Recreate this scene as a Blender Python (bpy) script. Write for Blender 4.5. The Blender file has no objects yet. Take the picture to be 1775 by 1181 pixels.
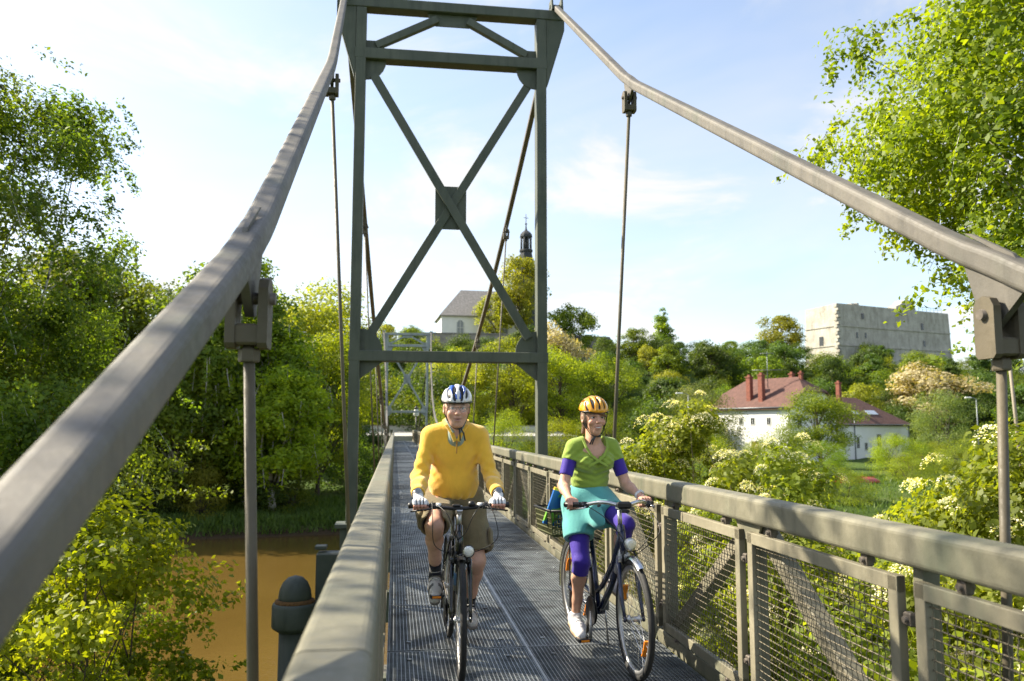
import bpy, math, random
import numpy as np
from mathutils import Vector, Matrix
R = math.radians
S = bpy.context.scene
COL = S.collection

# ------------------------------------------------------------------ camera
cd = bpy.data.cameras.new('camera')
cam = bpy.data.objects.new('camera', cd)
COL.objects.link(cam)
CAM = Vector((-0.905, 0.0, 1.48))
yaw, pitch, roll = 0.1417, 0.1053, 0.0008
fw = Vector((math.sin(yaw) * math.cos(pitch), math.cos(yaw) * math.cos(pitch), math.sin(pitch)))
r0 = Vector((math.cos(yaw), -math.sin(yaw), 0)); u0 = r0.cross(fw)
rt = r0 * math.cos(roll) + u0 * math.sin(roll); up = -r0 * math.sin(roll) + u0 * math.cos(roll)
M = Matrix((rt, up, -fw)).transposed().to_4x4(); M.translation = CAM
cam.matrix_world = M
cd.sensor_width = 36.0; cd.lens = 28.703
cd.clip_start = 0.05; cd.clip_end = 9000
cd.dof.use_dof = True; cd.dof.focus_distance = 5.45; cd.dof.aperture_fstop = 3.2
S.camera = cam

# ------------------------------------------------------------------ light
SUN_DIR = Vector((-1.0, 0.5, 0.914)).normalized()          # towards the sun
SUN_EL = math.asin(SUN_DIR.z); SUN_AZ = math.atan2(SUN_DIR.x, SUN_DIR.y)
w = bpy.data.worlds.new('World'); S.world = w; w.use_nodes = True
nt = w.node_tree; nt.nodes.clear()
def N(t, k, **kw):
    n = t.nodes.new(k)
    for a, b in kw.items(): setattr(n, a, b)
    return n
sky = N(nt, 'ShaderNodeTexSky', sky_type='NISHITA', sun_disc=False)
sky.sun_elevation = SUN_EL; sky.sun_rotation = SUN_AZ; sky.altitude = 200
sky.air_density = 1.0; sky.dust_density = 1.4; sky.ozone_density = 1.0
bg = N(nt, 'ShaderNodeBackground'); wo = N(nt, 'ShaderNodeOutputWorld')
bg.inputs['Strength'].default_value = 0.12
tc = N(nt, 'ShaderNodeTexCoord'); sep = N(nt, 'ShaderNodeSeparateXYZ')
nt.links.new(tc.outputs['Generated'], sep.inputs[0])
mz = N(nt, 'ShaderNodeMath', operation='MAXIMUM'); mz.inputs[1].default_value = 0.0
nt.links.new(sep.outputs[2], mz.inputs[0])
az_ = N(nt, 'ShaderNodeMath', operation='ADD'); az_.inputs[1].default_value = 0.16
nt.links.new(mz.outputs[0], az_.inputs[0])
dv = N(nt, 'ShaderNodeVectorMath', operation='DIVIDE')
cmb = N(nt, 'ShaderNodeCombineXYZ')
for i in range(3): nt.links.new(az_.outputs[0], cmb.inputs[i])
nt.links.new(tc.outputs['Generated'], dv.inputs[0]); nt.links.new(cmb.outputs[0], dv.inputs[1])
def cloud(scale, lo, hi, off, detail=7, dist=0.6):
    mp = N(nt, 'ShaderNodeMapping'); mp.inputs['Location'].default_value = off; mp.inputs['Scale'].default_value = (scale, scale * 0.75, 0.1)
    nt.links.new(dv.outputs[0], mp.inputs[0])
    no = N(nt, 'ShaderNodeTexNoise'); no.inputs['Detail'].default_value = detail; no.inputs['Scale'].default_value = 1.0
    no.inputs['Roughness'].default_value = 0.58; no.inputs['Distortion'].default_value = dist
    nt.links.new(mp.outputs[0], no.inputs['Vector'])
    mr = N(nt, 'ShaderNodeMapRange', interpolation_type='SMOOTHSTEP'); mr.inputs[1].default_value = lo; mr.inputs[2].default_value = hi
    nt.links.new(no.outputs[0], mr.inputs[0])
    return mr.outputs[0]
veil = cloud(0.55, 0.25, 0.68, (3.1, 1.2, 0), 5, 1.2)
puff = cloud(1.5, 0.5, 0.66, (2.4, 3.7, 0), 9, 0.5)
mul = N(nt, 'ShaderNodeMath', operation='MULTIPLY'); mul.inputs[1].default_value = 0.52
nt.links.new(veil, mul.inputs[0])
mx = N(nt, 'ShaderNodeMath', operation='MULTIPLY_ADD'); mx.inputs[1].default_value = 0.75; mx.use_clamp = True
nt.links.new(puff, mx.inputs[0]); nt.links.new(mul.outputs[0], mx.inputs[2])
# a thin cloud scatters the sky's own light: whiter and somewhat brighter than the clear sky behind it
bw = N(nt, 'ShaderNodeRGBToBW'); nt.links.new(sky.outputs[0], bw.inputs[0])
cb = N(nt, 'ShaderNodeMath', operation='MULTIPLY_ADD'); cb.inputs[1].default_value = 0.26; cb.inputs[2].default_value = 2.75
nt.links.new(bw.outputs[0], cb.inputs[0])
cc = N(nt, 'ShaderNodeCombineColor')
for i, k in enumerate((1.0, 1.0, 1.0)):
    nt.links.new(cb.outputs[0], cc.inputs[i])
mixc = N(nt, 'ShaderNodeMix', data_type='RGBA')
nt.links.new(mx.outputs[0], mixc.inputs[0]); nt.links.new(sky.outputs[0], mixc.inputs[6]); nt.links.new(cc.outputs[0], mixc.inputs[7])
nt.links.new(mixc.outputs[2], bg.inputs[0]); nt.links.new(bg.outputs[0], wo.inputs[0])

sd = bpy.data.lights.new('sun', 'SUN'); sd.energy = 5.0; sd.angle = R(0.55); sd.color = (1.0, 0.9, 0.72)
sun = bpy.data.objects.new('sun', sd); COL.objects.link(sun)
sun.rotation_euler = SUN_DIR.to_track_quat('Z', 'Y').to_euler(); sun.location = (-30, 10, 40)
S.view_settings.view_transform = 'Standard'; S.view_settings.look = 'None'
S.view_settings.exposure = 1.28; S.view_settings.gamma = 1.0; S.view_settings.use_curve_mapping = False
S.cycles.use_denoising = True
S.cycles.max_bounces = 6; S.cycles.diffuse_bounces = 3; S.cycles.glossy_bounces = 3; S.cycles.transmission_bounces = 4
S.cycles.transparent_max_bounces = 6; S.cycles.caustics_reflective = False; S.cycles.caustics_refractive = False
S.cycles.sample_clamp_indirect = 6.0

# ------------------------------------------------------------------ helpers
rng = np.random.default_rng(7)
random.seed(7)

def link(o, parent=None):
    COL.objects.link(o)
    if parent is not None: o.parent = parent
    return o
def tag(o, label=None, cat=None, group=None, kind=None):
    if label: o['label'] = label
    if cat: o['category'] = cat
    if group: o['group'] = group
    if kind: o['kind'] = kind
    return o
def empty(name, loc=(0, 0, 0), rz=0.0, label=None, cat=None, group=None):
    o = bpy.data.objects.new(name, None); o.location = loc; o.rotation_euler = (0, 0, rz)
    o.empty_display_size = 0.1
    link(o); return tag(o, label, cat, group)
def copy_tree(o, parent=None):
    c = o.copy(); COL.objects.link(c); c.parent = parent
    for ch in list(o.children): copy_tree(ch, c)
    return c

class MB:
    """collects faces, builds one mesh"""
    def __init__(s): s.v = []; s.f = []; s.sm = []; s.mi = []; s.m = 0
    def add(s, vs, fs, smooth=False):
        b = len(s.v); s.v.extend([tuple(p) for p in vs])
        for f in fs: s.f.append([b + i for i in f]); s.sm.append(smooth); s.mi.append(s.m)
        return s
    def box(s, c, d, rz=0.0, ch=0.0):
        x, y, z = [k / 2 for k in d]; co, si = math.cos(rz), math.sin(rz)
        if ch <= 0:
            vs = [(a * x, b * y, e * z) for a in (-1, 1) for b in (-1, 1) for e in (-1, 1)]
            fs = [(0, 1, 3, 2), (4, 6, 7, 5), (0, 4, 5, 1), (2, 3, 7, 6), (0, 2, 6, 4), (1, 5, 7, 3)]
        else:
            vs = []; 
            for e, k in ((-z, ch), (-z + ch, 0), (z - ch, 0), (z, ch)):
                vs += [(-x + k, -y + k, e), (x - k, -y + k, e), (x - k, y - k, e), (-x + k, y - k, e)]
            fs = [(3, 2, 1, 0), (12, 13, 14, 15)]
            for l in range(3):
                for i in range(4):
                    j = (i + 1) % 4; fs.append((l * 4 + i, l * 4 + j, l * 4 + 4 + j, l * 4 + 4 + i))
        return s.add([(c[0] + p[0] * co - p[1] * si, c[1] + p[0] * si + p[1] * co, c[2] + p[2]) for p in vs], fs)
    def beam(s, a, b, wd, ht, ch=0.0, upv=(0, 0, 1), smooth=False):
        """box section from a to b; ch = corner chamfer"""
        return s.sweep([a, b], rect(wd, ht, ch), upv, smooth)
    def sweep(s, path, sec, upv=(0, 0, 1), smooth=False, cap=True):
        P = [Vector(p) for p in path]; n = len(sec); vs = []; U = Vector(upv)
        for i, p in enumerate(P):
            t = ((P[min(i + 1, len(P) - 1)] - p).normalized() + (p - P[max(i - 1, 0)]).normalized()).normalized()
            sx = t.cross(U)
            if sx.length < 1e-5: sx = t.cross(Vector((0, 1, 0.01)))
            sx.normalize(); sy = sx.cross(t).normalized()
            k = 1.0
            if 0 < i < len(P) - 1:
                k = 1.0 / max(0.5, (P[i + 1] - p).normalized().dot(t))
            for q in sec: vs.append(p + sx * q[0] + sy * q[1] * k)
        fs = []
        for i in range(len(P) - 1):
            for j in range(n):
                k = (j + 1) % n; fs.append((i * n + j, i * n + k, (i + 1) * n + k, (i + 1) * n + j))
        if cap: fs += [tuple(range(n - 1, -1, -1)), tuple((len(P) - 1) * n + j for j in range(n))]
        return s.add(vs, fs, smooth)
    def tube(s, path, r, n=8, smooth=True, cap=True):
        P = [Vector(p) for p in path]
        if not hasattr(r, '__len__'): r = [r] * len(P)
        vs = []; prev = None
        for i, p in enumerate(P):
            t = (P[min(i + 1, len(P) - 1)] - P[max(i - 1, 0)])
            if t.length < 1e-9: t = Vector((0, 0, 1))
            t.normalize()
            if prev is None:
                a = Vector((0, 0, 1)) if abs(t.z) < 0.9 else Vector((1, 0, 0))
                sx = t.cross(a).normalized()
            else:
                sx = (prev - t * prev.dot(t)).normalized()
            prev = sx; sy = t.cross(sx)
            for j in range(n):
                an = 2 * math.pi * j / n
                vs.append(p + (sx * math.cos(an) + sy * math.sin(an)) * r[i])
        fs = []
        for i in range(len(P) - 1):
            for j in range(n):
                k = (j + 1) % n; fs.append((i * n + j, i * n + k, (i + 1) * n + k, (i + 1) * n + j))
        s.add(vs, fs, smooth)
        if cap:
            b = len(s.v) - len(vs)
            s.f.append([b + j for j in range(n - 1, -1, -1)]); s.f.append([b + (len(P) - 1) * n + j for j in range(n)])
            s.sm += [False, False]; s.mi += [s.m, s.m]
        return s
    def lathe(s, c, prof, n=16, axis='z', smooth=True):
        """prof: list of (radius, height)"""
        vs = []
        for (r, h) in prof:
            for j in range(n):
                an = 2 * math.pi * j / n; a, b = r * math.cos(an), r * math.sin(an)
                p = {'z': (a, b, h), 'x': (h, a, b), 'y': (b, h, a)}[axis]
                vs.append((c[0] + p[0], c[1] + p[1], c[2] + p[2]))
        fs = []
        for i in range(len(prof) - 1):
            for j in range(n):
                k = (j + 1) % n; fs.append((i * n + j, i * n + k, (i + 1) * n + k, (i + 1) * n + j))
        fs += [tuple(range(n - 1, -1, -1)), tuple((len(prof) - 1) * n + j for j in range(n))]
        return s.add(vs, fs, smooth)
    def plate(s, poly, o, ex, ey, th):
        """flat polygon (2d) in plane (ex,ey) through o with thickness th along ex x ey"""
        o, ex, ey = Vector(o), Vector(ex), Vector(ey); nn = ex.cross(ey).normalized() * (th / 2); n = len(poly)
        vs = [o + ex * p[0] + ey * p[1] - nn for p in poly] + [o + ex * p[0] + ey * p[1] + nn for p in poly]
        fs = [tuple(range(n - 1, -1, -1)), tuple(range(n, 2 * n))] + [(i, (i + 1) % n, n + (i + 1) % n, n + i) for i in range(n)]
        return s.add(vs, fs)
    def mesh(s, name):
        me = bpy.data.meshes.new(name); me.from_pydata(s.v, [], s.f)
        me.polygons.foreach_set('use_smooth', s.sm); me.polygons.foreach_set('material_index', s.mi); me.update(); return me
    def build(s, name, m, parent=None):
        me = s.mesh(name)
        for k in (m if isinstance(m, (list, tuple)) else [m]): me.materials.append(k)
        return link(bpy.data.objects.new(name, me), parent)

def rect(wd, ht, ch=0.0):
    a, b = wd / 2, ht / 2
    if ch <= 0: return [(-a, -b), (a, -b), (a, b), (-a, b)]
    o = []
    for cx, cy, st in ((a - ch, -b + ch, -90), (a - ch, b - ch, 0), (-a + ch, b - ch, 90), (-a + ch, -b + ch, 180)):
        for k in (0, 22.5, 45, 67.5, 90):
            an = R(st + k); o.append((cx + ch * math.cos(an), cy + ch * math.sin(an)))
    return o

def obj_from_np(name, V, F, m, parent=None, smooth=False, attrs=None):
    """V (n,3), F (m,4) arrays; attrs name -> float array per vertex or (n,3) colour"""
    me = bpy.data.meshes.new(name); nv, nf, k = len(V), len(F), F.shape[1]
    me.vertices.add(nv); me.vertices.foreach_set('co', np.ascontiguousarray(V, np.float32).ravel())
    me.loops.add(nf * k); me.loops.foreach_set('vertex_index', np.ascontiguousarray(F, np.int32).ravel())
    me.polygons.add(nf); me.polygons.foreach_set('loop_start', np.arange(0, nf * k, k, dtype=np.int32))
    if smooth: me.polygons.foreach_set('use_smooth', np.ones(nf, bool))
    me.update(calc_edges=True)
    for an, arr in (attrs or {}).items():
        arr = np.asarray(arr, np.float32)
        if arr.ndim == 1:
            at = me.attributes.new(an, 'FLOAT', 'POINT'); at.data.foreach_set('value', arr)
        else:
            at = me.attributes.new(an, 'FLOAT_COLOR', 'POINT')
            at.data.foreach_set('color', np.ascontiguousarray(np.concatenate([arr, np.ones((nv, 1), np.float32)], 1)).ravel())
    for q in (m if isinstance(m, (list, tuple)) else [m]): me.materials.append(q)
    return link(bpy.data.objects.new(name, me), parent)

# ------------------------------------------------------------------ materials
MATS = {}
def base_mat(name):
    m = bpy.data.materials.new(name); m.use_nodes = True; t = m.node_tree
    return m, t, t.nodes['Principled BSDF']
def ramp(t, fac, stops):
    r = N(t, 'ShaderNodeValToRGB'); e = r.color_ramp.elements
    while len(e) < len(stops): e.new(0.5)
    for q, (p, c) in zip(e, stops): q.position = p; q.color = (*c, 1)
    t.links.new(fac, r.inputs[0]); return r.outputs[0]
def noise(t, sc, detail=5, vec=None, rough=0.55, dist=0.0, scale3=None):
    n = N(t, 'ShaderNodeTexNoise'); n.inputs['Scale'].default_value = sc; n.inputs['Detail'].default_value = detail
    n.inputs['Roughness'].default_value = rough; n.inputs['Distortion'].default_value = dist
    if vec is None: vec = N(t, 'ShaderNodeTexCoord').outputs['Object']
    if scale3:
        mp = N(t, 'ShaderNodeMapping'); mp.inputs['Scale'].default_value = scale3; t.links.new(vec, mp.inputs[0]); vec = mp.outputs[0]
    t.links.new(vec, n.inputs['Vector']); return n.outputs[0]
def world_vec(t): return N(t, 'ShaderNodeNewGeometry').outputs['Position']
def bump(t, b, h, strength, dist=0.01):
    n = N(t, 'ShaderNodeBump'); n.inputs['Strength'].default_value = strength; n.inputs['Distance'].default_value = dist
    t.links.new(h, n.inputs['Height']); t.links.new(n.outputs[0], b.inputs['Normal'])
def mixrgb(t, f, a, b):
    m = N(t, 'ShaderNodeMix', data_type='RGBA')
    for s_, v in ((0, f), (6, a), (7, b)):
        if isinstance(v, (int, float)): m.inputs[s_].default_value = v
        elif isinstance(v, tuple): m.inputs[s_].default_value = (*v, 1)
        else: t.links.new(v, m.inputs[s_])
    return m.outputs[2]

def plain(name, col, rough=0.6, metal=0.0, var=0.25, sc=20, bmp=0.0, bsc=200, spec=0.5, vec='obj', coat=0.0):
    """plain material with slight mottling"""
    if name in MATS: return MATS[name]
    m, t, b = base_mat(name)
    v = world_vec(t) if vec == 'world' else None
    n = noise(t, sc, 5, v)
    c0 = tuple(max(0, c * (1 - var)) for c in col); c1 = tuple(min(1, c * (1 + var)) for c in col)
    t.links.new(ramp(t, n, [(0.3, c0), (0.7, c1)]), b.inputs['Base Color'])
    b.inputs['Roughness'].default_value = rough; b.inputs['Metallic'].default_value = metal
    b.inputs['Specular IOR Level'].default_value = spec; b.inputs['Coat Weight'].default_value = coat
    if bmp > 0: bump(t, b, noise(t, bsc, 3, v), bmp, 0.004)
    MATS[name] = m; return m

def steel_paint(name, base, light, dark, rust=0.35, rough=0.55, streak=True):
    """weathered paint on outdoor steel: blotches, run-down streaks, pits and a little rust and lichen"""
    if name in MATS: return MATS[name]
    m, t, b = base_mat(name); P = world_vec(t)
    big = noise(t, 1.7, 6, P, 0.6); fine = noise(t, 38, 6, P, 0.65)
    c = ramp(t, big, [(0.28, dark), (0.5, base), (0.72, light)])
    st = noise(t, 9, 5, P, 0.6, 0, (1.0, 1.0, 0.12))
    c = mixrgb(t, ramp(t, st, [(0.5, (0, 0, 0)), (0.72, (0.55, 0.55, 0.55))]), c, tuple(k * 0.55 for k in dark))
    c = mixrgb(t, ramp(t, fine, [(0.35, (0.35, 0.35, 0.35)), (0.6, (0, 0, 0))]), c, tuple(k * 0.75 for k in base))
    ru = noise(t, 6.5, 8, P, 0.7)
    c = mixrgb(t, ramp(t, ru, [(0.66, (0, 0, 0)), (0.74, (rust, rust, rust))]), c, (0.13, 0.07, 0.035))
    gr_ = noise(t, 2.4, 6, P, .6, 0, (1.0, 1.0, .35))
    c = mixrgb(t, ramp(t, gr_, [(0.52, (0, 0, 0)), (0.7, (.45, .45, .45))]), c, (base[1] * .62, base[1] * .78, base[1] * .52))
    t.links.new(c, b.inputs['Base Color'])
    t.links.new(ramp(t, fine, [(0.3, (rough - .1,) * 3), (0.7, (min(1, rough + .2),) * 3)]), b.inputs['Roughness'])
    b.inputs['Specular IOR Level'].default_value = 0.4
    bump(t, b, fine, 0.35, 0.004)
    MATS[name] = m; return m

RAIL = steel_paint('rail_paint', (0.184, 0.172, 0.121), (0.25, 0.233, 0.17), (0.12, 0.123, 0.086))
TOWER = steel_paint('tower_paint', (0.094, 0.105, 0.08), (0.125, 0.134, 0.102), (0.066, 0.08, 0.062), 0.4)
CABLE = steel_paint('cable_paint', (0.142, 0.13, 0.11), (0.192, 0.175, 0.147), (0.095, 0.089, 0.076))
PANEL = steel_paint('panel_paint', (0.25, 0.225, 0.158), (0.32, 0.29, 0.21), (0.165, 0.155, 0.11))
CLEVIS = steel_paint('clevis_paint', (0.12, 0.1, 0.066), (0.165, 0.138, 0.095), (0.075, 0.066, 0.045))
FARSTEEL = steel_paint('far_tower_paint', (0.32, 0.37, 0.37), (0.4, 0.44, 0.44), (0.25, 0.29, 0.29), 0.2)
GIRDER = steel_paint('girder_paint', (0.12, 0.135, 0.11), (0.16, 0.17, 0.14), (0.08, 0.09, 0.075))
PIERGREEN = steel_paint('pier_paint', (0.06, 0.072, 0.062), (0.09, 0.1, 0.088), (0.036, 0.045, 0.038), 0.75)
WIRE = plain('galvanised_wire', (0.16, 0.135, 0.09), 0.6, 0.2, 0.3, 30, vec='world')
GALV = plain('galvanised_grating', (0.28, 0.3, 0.31), 0.45, 0.62, 0.35, 5, vec='world')
GALV2 = plain('galvanised_strip', (0.42, 0.43, 0.43), 0.45, 0.6, 0.2, 9, vec='world')
_t = GALV.node_tree; _b = _t.nodes['Principled BSDF']; _l = _b.inputs['Base Color'].links[0].from_socket
_oi = N(_t, 'ShaderNodeObjectInfo'); _mr = N(_t, 'ShaderNodeMapRange'); _mr.inputs[3].default_value = .62; _mr.inputs[4].default_value = 1.5; _t.links.new(_oi.outputs['Random'], _mr.inputs[0])
_hs = N(_t, 'ShaderNodeHueSaturation'); _t.links.new(_l, _hs.inputs['Color']); _t.links.new(_mr.outputs[0], _hs.inputs['Value']); _dn = noise(_t, 2.3, 8, world_vec(_t), .7)
_t.links.new(mixrgb(_t, ramp(_t, _dn, [(.52, (0, 0, 0)), (.68, (.6, .6, .6))]), _hs.outputs[0], (.07, .055, .04)), _b.inputs['Base Color'])
BOLT = plain('bolt_steel', (0.14, 0.12, 0.1), 0.6, 0.5, 0.3, 60, vec='world')
# ------------------------------------------------------------------ terrain, river, road
def sst(a, b, x): 
    t = np.clip((x - a) / (b - a), 0, 1); return t * t * (3 - 2 * t)
def vnoise(x, y, s):
    return (np.sin(x * s + 1.3) * np.cos(y * s * 1.17 + .4) + .5 * np.sin(x * s * 2.3 + y * s * 1.9 + 2.1) + .3 * np.cos(x * s * 4.1 - y * s * 3.7))
HX = np.array([-400, -120, -40, 10, 40, 70, 100, 125, 165, 200, 260, 400])
HZ = np.array([13, 16, 16.5, 16.5, 17, 17, 16.5, 16, 15.5, 10, 4, 1])
def height(x, y):
    x = np.asarray(x, float); y = np.asarray(y, float)
    ns = 17.0 + 1.2 * np.sin(x * .21) + .015 * x; fs = 50.5 + 1.4 * np.sin(x * .13 + 1) + .02 * np.abs(x)
    z = -3.9 + .25 * vnoise(x, y, .25)
    z = z + (-6.8 - z) * sst(ns - 5.0, ns + 3, y)
    z = z + (-4.1 - z + .12 * vnoise(x, y, .4)) * sst(fs - 2.5, fs + 1.6, y)
    z = z + .9 * sst(fs + 3, fs + 14, y)
    emb = sst(76, 87, y) * (1 - sst(22, 40, x))
    z = z + (-0.12 - z) * emb
    hz = np.interp(x, HX, HZ)
    hill = sst(122, 197, y - .05 * np.maximum(x - 60, 0))
    z = z + (hz - z) * hill * (hz > 0) + hill * .8 * vnoise(x, y, .08)
    z = z + 6.2 * sst(203.2, 205.2, y) * (1 - sst(38, 48, x)) * sst(-60, -30, x)
    z = z - (hz * .55) * sst(260, 420, y)
    return z
def gridsheet(xs, ys):
    X, Y = np.meshgrid(xs, ys, indexing='ij'); Z = height(X, Y)
    V = np.stack([X, Y, Z], -1).reshape(-1, 3); nx, ny = len(xs), len(ys)
    i = np.arange(nx - 1)[:, None] * ny + np.arange(ny - 1)[None]
    F = np.stack([i, i + ny, i + ny + 1, i + 1], -1).reshape(-1, 4)
    return V, F
xs = np.concatenate([np.linspace(-3000, -330, 12), np.arange(-300, -60, 8), np.arange(-60, 90, 1.5), np.arange(90, 340, 5), np.linspace(360, 3000, 14)])
ys = np.concatenate([np.linspace(-600, -42, 8), np.arange(-40, 12, 3), np.arange(12, 64, .9), np.arange(64, 130, 2.2), np.arange(130, 440, 6), np.linspace(460, 5500, 26)])
GRASS, t, b = base_mat('grass_ground')
P = world_vec(t)
c = ramp(t, noise(t, .22, 8, P, .65), [(0.3, (0.035, 0.062, 0.014)), (0.52, (0.075, 0.12, 0.026)), (0.72, (0.13, 0.15, 0.05))])
sepz = N(t, 'ShaderNodeSeparateXYZ'); t.links.new(P, sepz.inputs[0])
wet = N(t, 'ShaderNodeMapRange'); wet.inputs[1].default_value = -4.75; wet.inputs[2].default_value = -4.35; t.links.new(sepz.outputs[2], wet.inputs[0])
c = mixrgb(t, wet.outputs[0], (0.07, 0.05, 0.03), c)
t.links.new(c, b.inputs['Base Color']); b.inputs['Roughness'].default_value = 0.95; b.inputs['Specular IOR Level'].default_value = 0.1
bump(t, b, noise(t, 5, 8, P, .7), 1.0, 0.25)
V, F = gridsheet(xs, ys)
tag(obj_from_np('ground', V, F, GRASS, None, True), 'grassy river banks and wooded valley ground', kind='structure')

WATER, t, b = base_mat('river_water')
P = world_vec(t)
t.links.new(ramp(t, noise(t, .15, 5, P), [(0.3, (0.092, 0.056, 0.013)), (0.7, (0.125, 0.078, 0.02))]), b.inputs['Base Color'])
b.inputs['Roughness'].default_value = 0.02; b.inputs['IOR'].default_value = 1.33; b.inputs['Specular IOR Level'].default_value = 0.5
bn = N(t, 'ShaderNodeMath', operation='ADD')
t.links.new(noise(t, 1.1, 6, P, .62, .8, (1, 1.8, 1)), bn.inputs[0]); t.links.new(noise(t, 14, 3, P, .5), bn.inputs[1])
bump(t, b, bn.outputs[0], 0.22, 0.04)
V = np.array([(-900, -30, -5.0), (900, -30, -5.0), (900, 75, -5.0), (-900, 75, -5.0)], float)
o = tag(obj_from_np('river', V, np.array([[0, 1, 2, 3]]), WATER), 'muddy brown river flowing under the footbridge', kind='structure')

ASPH = plain('pale_concrete_road', (0.42, 0.41, 0.38), 0.85, 0, .15, 1, vec='world', bmp=.3, bsc=20)
mb = MB(); mb.add([(-140, 88.7, -1.5), (19, 88.7, -1.5), (19, 99.5, -1.5), (-140, 99.5, -1.5), (-140, 88.7, .5), (19, 88.7, .5), (19, 99.5, .92), (-140, 99.5, .92)], [(3, 2, 1, 0), (0, 1, 5, 4), (1, 2, 6, 5), (2, 3, 7, 6), (3, 0, 4, 7), (4, 5, 6, 7)])
tag(mb.build('road', ASPH), 'road across the far end of the bridge', kind='structure')
CONC = plain('pale_concrete', (0.62, 0.61, 0.57), 0.85, 0, .15, 1.2, vec='world', bmp=.3, bsc=30)
STONE = plain('retaining_stone', (0.3, 0.27, 0.23), 0.9, 0, .25, 1.0, vec='world', bmp=.5, bsc=3)

mb = MB(); mb.box((-60, 99.9, 1.05), (155, .3, 1.0), 0, .03)
rw = empty('roadside_wall', (0, 0, 0)); mb.build('wall_face', CONC, rw)
mb = MB(); mb.box((-60, 99.9, 1.6), (155, .42, .1), 0, .02); mb.build('coping', STONE, rw)
tag(rw, 'low roadside wall behind the pale road beyond the far end of the bridge', 'wall')
gr = empty('guard_rail', (0, 89.1, .52)); tag(gr, 'grey steel guard rail beside the far road', 'guard rail')
for sx in (-1,):
    for i in range(10):
        mb = MB(); mb.box((sx * (2.2 + i * 2.0), 0, .35), (.1, .1, .8)); mb.build('post', GIRDER, gr)
    mb = MB(); mb.box((sx * 11.5, -.06, .62), (19, .05, .28), 0, .015); mb.build('rail', GALV2, gr)

# ------------------------------------------------------------------ bridge deck
SP = 1.4125; Y0 = 2.825; YA, YB = Y0 - 3 * SP, Y0 + 60 * SP       # panel joints
deck = empty('bridge_deck', (0, 0, 0)); tag(deck, 'steel grating footbridge deck running straight away over the river', 'bridge deck', kind='structure')
def grating_mesh():
    L, Wd, V, F = SP - .012, .925, [], []
    bx = []
    for i in range(37):                                        # bearing bars along the bridge
        x = -Wd / 2 + .014 + i * (Wd - .028) / 36; bx.append(((x, 0, -.018), (.005, L, .034)))
    for j in range(47):                                        # cross bars
        y = -L / 2 + .01 + j * (L - .02) / 46; bx.append(((0, y, -.0165), (Wd, .004, .029)))
    mb = MB()
    for c_, d in bx: mb.box(c_, d)
    mb.box((0, -L / 2 + .004, -.017), (Wd, .008, .036)); mb.box((0, L / 2 - .004, -.017), (Wd, .008, .036))
    mb.box((-Wd / 2 + .003, 0, -.017), (.006, L - .02, .036)); mb.box((Wd / 2 - .003, 0, -.017), (.006, L - .02, .036))
    for x in (-.32, .32):
        for y in (-.5, .5): mb.lathe((x, y, .0015), [(.017, 0), (.017, .004), (.008, .006)], 8)
    return mb.mesh('grating_panel')
gm = grating_mesh(); gm.materials.append(GALV)
for k in range(-3, 60):
    for sx in (-1, 1):
        o = link(bpy.data.objects.new('grating_panel', gm), deck)
        o.location = (sx * .469, Y0 + (k + .5) * SP, random.uniform(-.002, .002)); o.rotation_euler = (random.uniform(-.0025, .0025), random.uniform(-.003, .003), 0)
mb = MB(); mb.box((0, (YA + YB) / 2, .003), (.014, YB - YA, .006)); mb.build('centre_strip', GALV2, deck)
for sx in (-1, 1):
    mb = MB(); mb.beam((sx * 1.02, YA, .02), (sx * 1.02, YB, .02), .11, .1, .012); mb.build('kerb', RAIL, deck)
    mb = MB(); mb.box((sx * .62, (YA + YB) / 2, -.17), (.12, YB - YA, .26)); mb.build('stringer', GIRDER, deck)
mb = MB(); mb.box((0, (YA + YB) / 2, -.15), (.1, YB - YA, .2)); mb.build('stringer', GIRDER, deck)
cm = MB(); cm.beam((-1.42, 0, -.26), (1.42, 0, -.26), .12, .3, .01); cme = cm.mesh('cross_beam'); cme.materials.append(GIRDER)
for k in range(-3, 61, 2):
    o = link(bpy.data.objects.new('cross_beam', cme), deck); o.location = (0, Y0 + (k + 1) * SP, -.04)

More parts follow.
